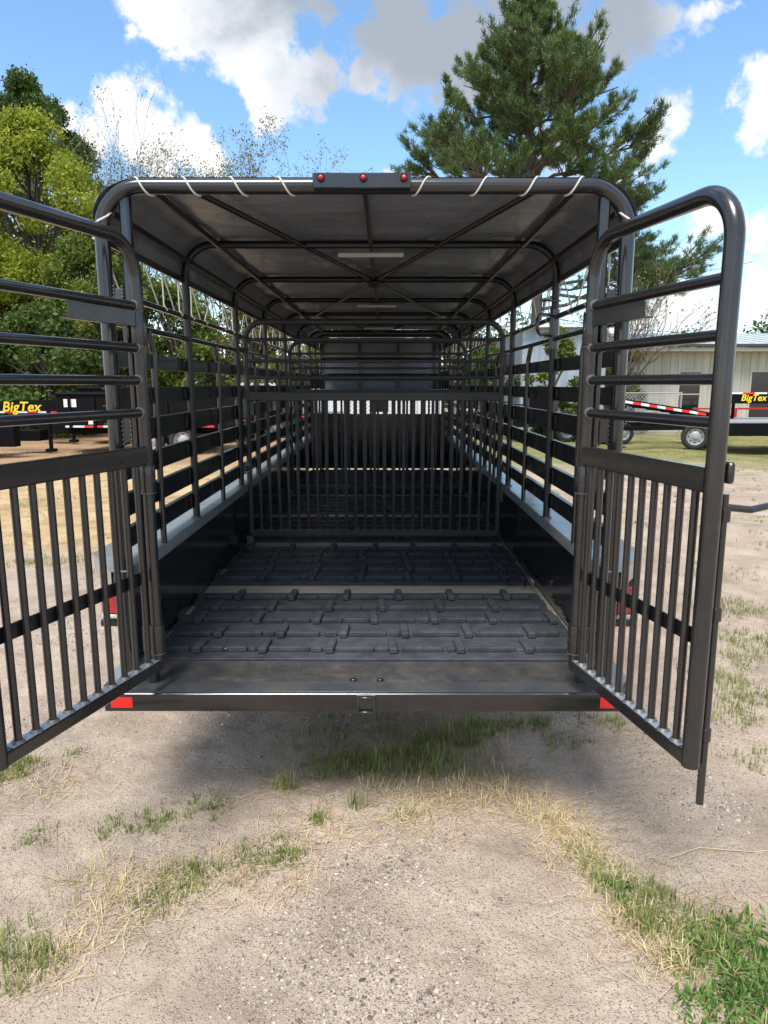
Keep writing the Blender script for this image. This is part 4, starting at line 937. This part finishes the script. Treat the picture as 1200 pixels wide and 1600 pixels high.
gsp = [(-1.68, 3.08, .11, 420, .8), (-1.73, 3.0, .09, 200, .8), (-1.45, 3.2, .06, 60, .5), (-1.3, 2.55, .12, 110, .5), (-.99, 2.64, .12, 160, .6), (-.86, 2.66, .12, 200, .6), (-.68, 2.76, .10, 160, .7), (-.73, 2.21, .10, 200, .6), (-.64, 2.31, .12, 300, .7), (-.42, 2.44, .12, 320, .6), (-.3, 2.42, .08, 150, .6),
       (-1.07, 1.92, .13, 420, .8), (-1.2, 1.98, .1, 200, .8), (-.36, 2.89, .03, 60, 1.8), (-.22, 2.66, .04, 50, 1.2), (-.17, 3.08, .14, 200, .8), (-.06, 3.14, .16, 240, .9), (.07, 3.06, .16, 260, .9), (.19, 3.14, .17, 260, 1.0), (.02, 3.1, .03, 40, 1.9), (.3, 3.0, .04, 30, 2.0), (-.04, 2.76, .03, 30, 1.7), (.4, 3.35, .22, 320, 1.1), (.3, 3.28, .16, 180, 1.2), (.61, 3.46, .13, 220, 1.0), (.43, 3.08, .12, 150, .9),
       (.83, 3.5, .14, 300, .8), (1.0, 3.35, .12, 200, .6), (-.3, 3.35, .2, 160, .7), (.0, 3.5, .3, 300, .8), (.21, 2.7, .10, 60, .6), (.86, 2.44, .10, 150, .7), (.91, 2.29, .10, 240, .8), (1.0, 2.2, .12, 360, .8), (.97, 2.12, .10, 260, .8), (1.17, 2.05, .12, 260, .8), (1.10, 2.0, .12, 260, .8),
       (2.89, 5.52, .35, 700, .9), (2.72, 4.79, .3, 650, .8), (2.5, 4.4, .22, 350, .8), (2.14, 4.12, .2, 420, .8), (2.23, 3.85, .18, 320, .9), (2.0, 3.6, .15, 260, .8), (1.28, 3.53, .12, 160, .7), (1.9, 3.14, .15, 160, .7), (2.3, 3.3, .2, 240, .8), (3.2, 6.6, .5, 500, .7), (2.5, 7.4, .5, 350, .6),
       (-3.47, 6.98, .35, 500, .8), (-3.1, 7.14, .3, 300, .8), (-2.6, 6.6, .3, 160, .6), (-3.2, 5.2, .2, 60, .5)]
blades('grass', gsp, 'grass', .075, .0019, 'green grass tufts growing in the dirt around the trailer tail', .6, 1)
ssp0 = [(-.95, 2.26, .10, 140, 1.3), (-.86, 2.30, .10, 100, 1.0), (-.64, 2.36, .16, 200, .9), (-.9, 2.12, .14, 120, .8), (-1.0, 1.98, .12, 160, .9), (-.3, 2.34, .12, 130, .7), (-1.68, 3.0, .12, 120, .9), (-1.42, 2.9, .1, 60, .6), (-.36, 2.88, .04, 40, 1.6), (-.2, 2.62, .09, 110, .7), (.0, 2.98, .2, 240, 1.0), (.3, 3.1, .2, 260, 1.1),
       (.21, 2.70, .10, 150, .8), (.33, 2.75, .10, 160, .8), (.47, 2.87, .12, 300, .9), (.62, 2.92, .10, 260, .9), (.70, 2.84, .08, 180, .9), (.76, 2.72, .08, 240, .9), (.79, 2.58, .08, 260, .9), (.85, 2.44, .09, 260, .9), (.9, 2.28, .09, 180, .9), (.98, 2.08, .10, 300, 1.0), (1.06, 1.98, .10, 280, 1.1), (1.2, 2.2, .10, 80, .8), (1.15, 1.85, .2, 160, 1.0), (1.2, 2.0, .2, 120, 1.1),
       (.5, 3.3, .2, 220, 1.1), (2.9, 5.5, .4, 400, .9), (2.4, 4.3, .3, 300, .8), (-3.4, 7.0, .4, 300, .8), (2.0, 3.8, .15, 120, .8)]
ssp = [(x+.04*math.sin(i_*7.1), y+.04*math.cos(i_*5.3), rr*1.35, int(n_*.62), h_*.85) for i_, (x, y, rr, n_, h_) in enumerate(ssp0)]
blades('dry_grass', ssp, 'straw', .085, .0017, 'dry straw coloured grass lying among the green tufts', 1.3, 2)
wsp = [(1.19, 1.95, .16, 420, .9), (1.26, 1.83, .14, 420, 1.0), (1.14, 1.78, .15, 460, .8), (1.02, 1.76, .12, 160, .6), (1.3, 2.05, .14, 200, .8), (.93, 2.27, .05, 70, .8), (1.08, 1.9, .16, 160, .6)]
blades('weeds', wsp, 'weed', .06, .0048, 'bright leafy weeds at the bottom right corner', .9, 3)
# far field stubble
fs = []
for k in range(420):
    x = -random.uniform(2.2, 13); y = random.uniform(7.5, 22); fs.append((x, y, .45, 34, random.uniform(.5, 1.1)))
blades('field_stubble', fs, 'straw', .075, .004, 'dry stubble covering the field on the left', 1.0, 4)
fs = []
for k in range(420):
    x = random.uniform(2, 17); y = random.uniform(13, 25) if k % 4 else random.uniform(7.5, 13); fs.append((x, y, .45, 40, random.uniform(.5, 1.0)))
blades('field_grass', fs, 'grass', .08, .004, 'short green and yellow grass in front of the long building', .8, 5)
# loose straw strands
g = np.random.default_rng(9); n = 2200
pk = np.array([(s_[0], s_[1]) for s_ in ssp[:24]])[g.integers(0, 24, n)]+g.normal(0, .12, (n, 2)); a = g.uniform(0, 6.283, n); L_ = g.uniform(.03, .13, n)
rows = []
for k in range(5):
    t_ = k/4-.5; aa = a+t_*g.normal(0, .35, n); px = pk[:, 0]+np.cos(aa)*L_*t_; py = pk[:, 1]+np.sin(aa)*L_*t_; rows.append(np.stack([px, py, gz(px, py)+.004+.008*np.abs(np.sin(k*2.1+a))], 1))
W = np.stack([-np.sin(a), np.cos(a), 0*a], 1)*.0009
V = np.stack([v for r_ in rows for v in (r_-W, r_+W)], 1).reshape(-1, 3); o = np.arange(n)[:, None]*10
F = np.concatenate([o+np.array([[2*k, 2*k+1, 2*k+3, 2*k+2]]) for k in range(4)])
ob('straw_litter', raw_mesh('straw_litter', V, F, MT['straw']), label='loose straw strands lying on the dirt', cat='straw', kind='stuff')
pts = [(1.10, 2.30), (1.16, 2.42), (1.3, 2.47), (1.5, 2.46), (1.75, 2.50)]
ob('runner_stem', MB().tube([(x, y, float(gz(x, y))+.008) for x, y in pts], .0018, 5).mesh('runner_stem', MT['straw']), label='long pale grass runner lying on gravel at the right edge', cat='stem')
# pebbles
m = Mat('pebble'); gn = m.N('ShaderNodeNewGeometry'); m.col(m.ramp(gn.outputs['Random Per Island'], [(0., (.07, .068, .07)), (.3, (.20, .165, .145)), (.5, (.34, .28, .24)), (.75, (.48, .42, .36)), (1., (.50, .46, .40))])); m.set(rough=.85)
g = np.random.default_rng(12); n = 130000
px = g.uniform(-2.7, 2.9, n*3); py = 1.3+5.0*g.uniform(0, 1, n*3)**1.5
dens = fbm(px*1.4, py*1.4, 3, 50)+.5; dens2 = fbm(px*5, py*5, 2, 60)+.5; keep = g.uniform(0, 1, n*3) < np.clip((dens-.44)*4.5, .05, 1)*np.clip((dens2-.32)*3., .06, 1)
px, py = px[keep][:n], py[keep][:n]; n = len(px)
s = np.clip(g.lognormal(-5.95, .5, n), .0012, .010)
base = np.array([(1, 0, 0), (-1, 0, 0), (0, 1, 0), (0, -1, 0), (0, 0, 1), (0, 0, -1)], float)
V = base[None]*(s[:, None, None])*g.uniform(.6, 1.3, (n, 6, 1))*np.array([1, 1, .6]); a = g.uniform(0, 6.28, n); ca, sa = np.cos(a)[:, None], np.sin(a)[:, None]
V = np.stack([V[..., 0]*ca-V[..., 1]*sa, V[..., 0]*sa+V[..., 1]*ca, V[..., 2]], -1)+g.normal(0, .18, (n, 6, 3))*s[:, None, None]
V += np.stack([px, py, gz(px, py)+s*.18], 1)[:, None]
tri = np.array([(0, 2, 4), (2, 1, 4), (1, 3, 4), (3, 0, 4), (2, 0, 5), (1, 2, 5), (3, 1, 5), (0, 3, 5)]); F = (np.arange(n)[:, None, None]*6+tri[None]).reshape(-1, 3)
ob('gravel', raw_mesh('gravel', V.reshape(-1, 3), F, m.m), label='small grey, brown and white gravel stones on the dirt', cat='gravel', kind='stuff')
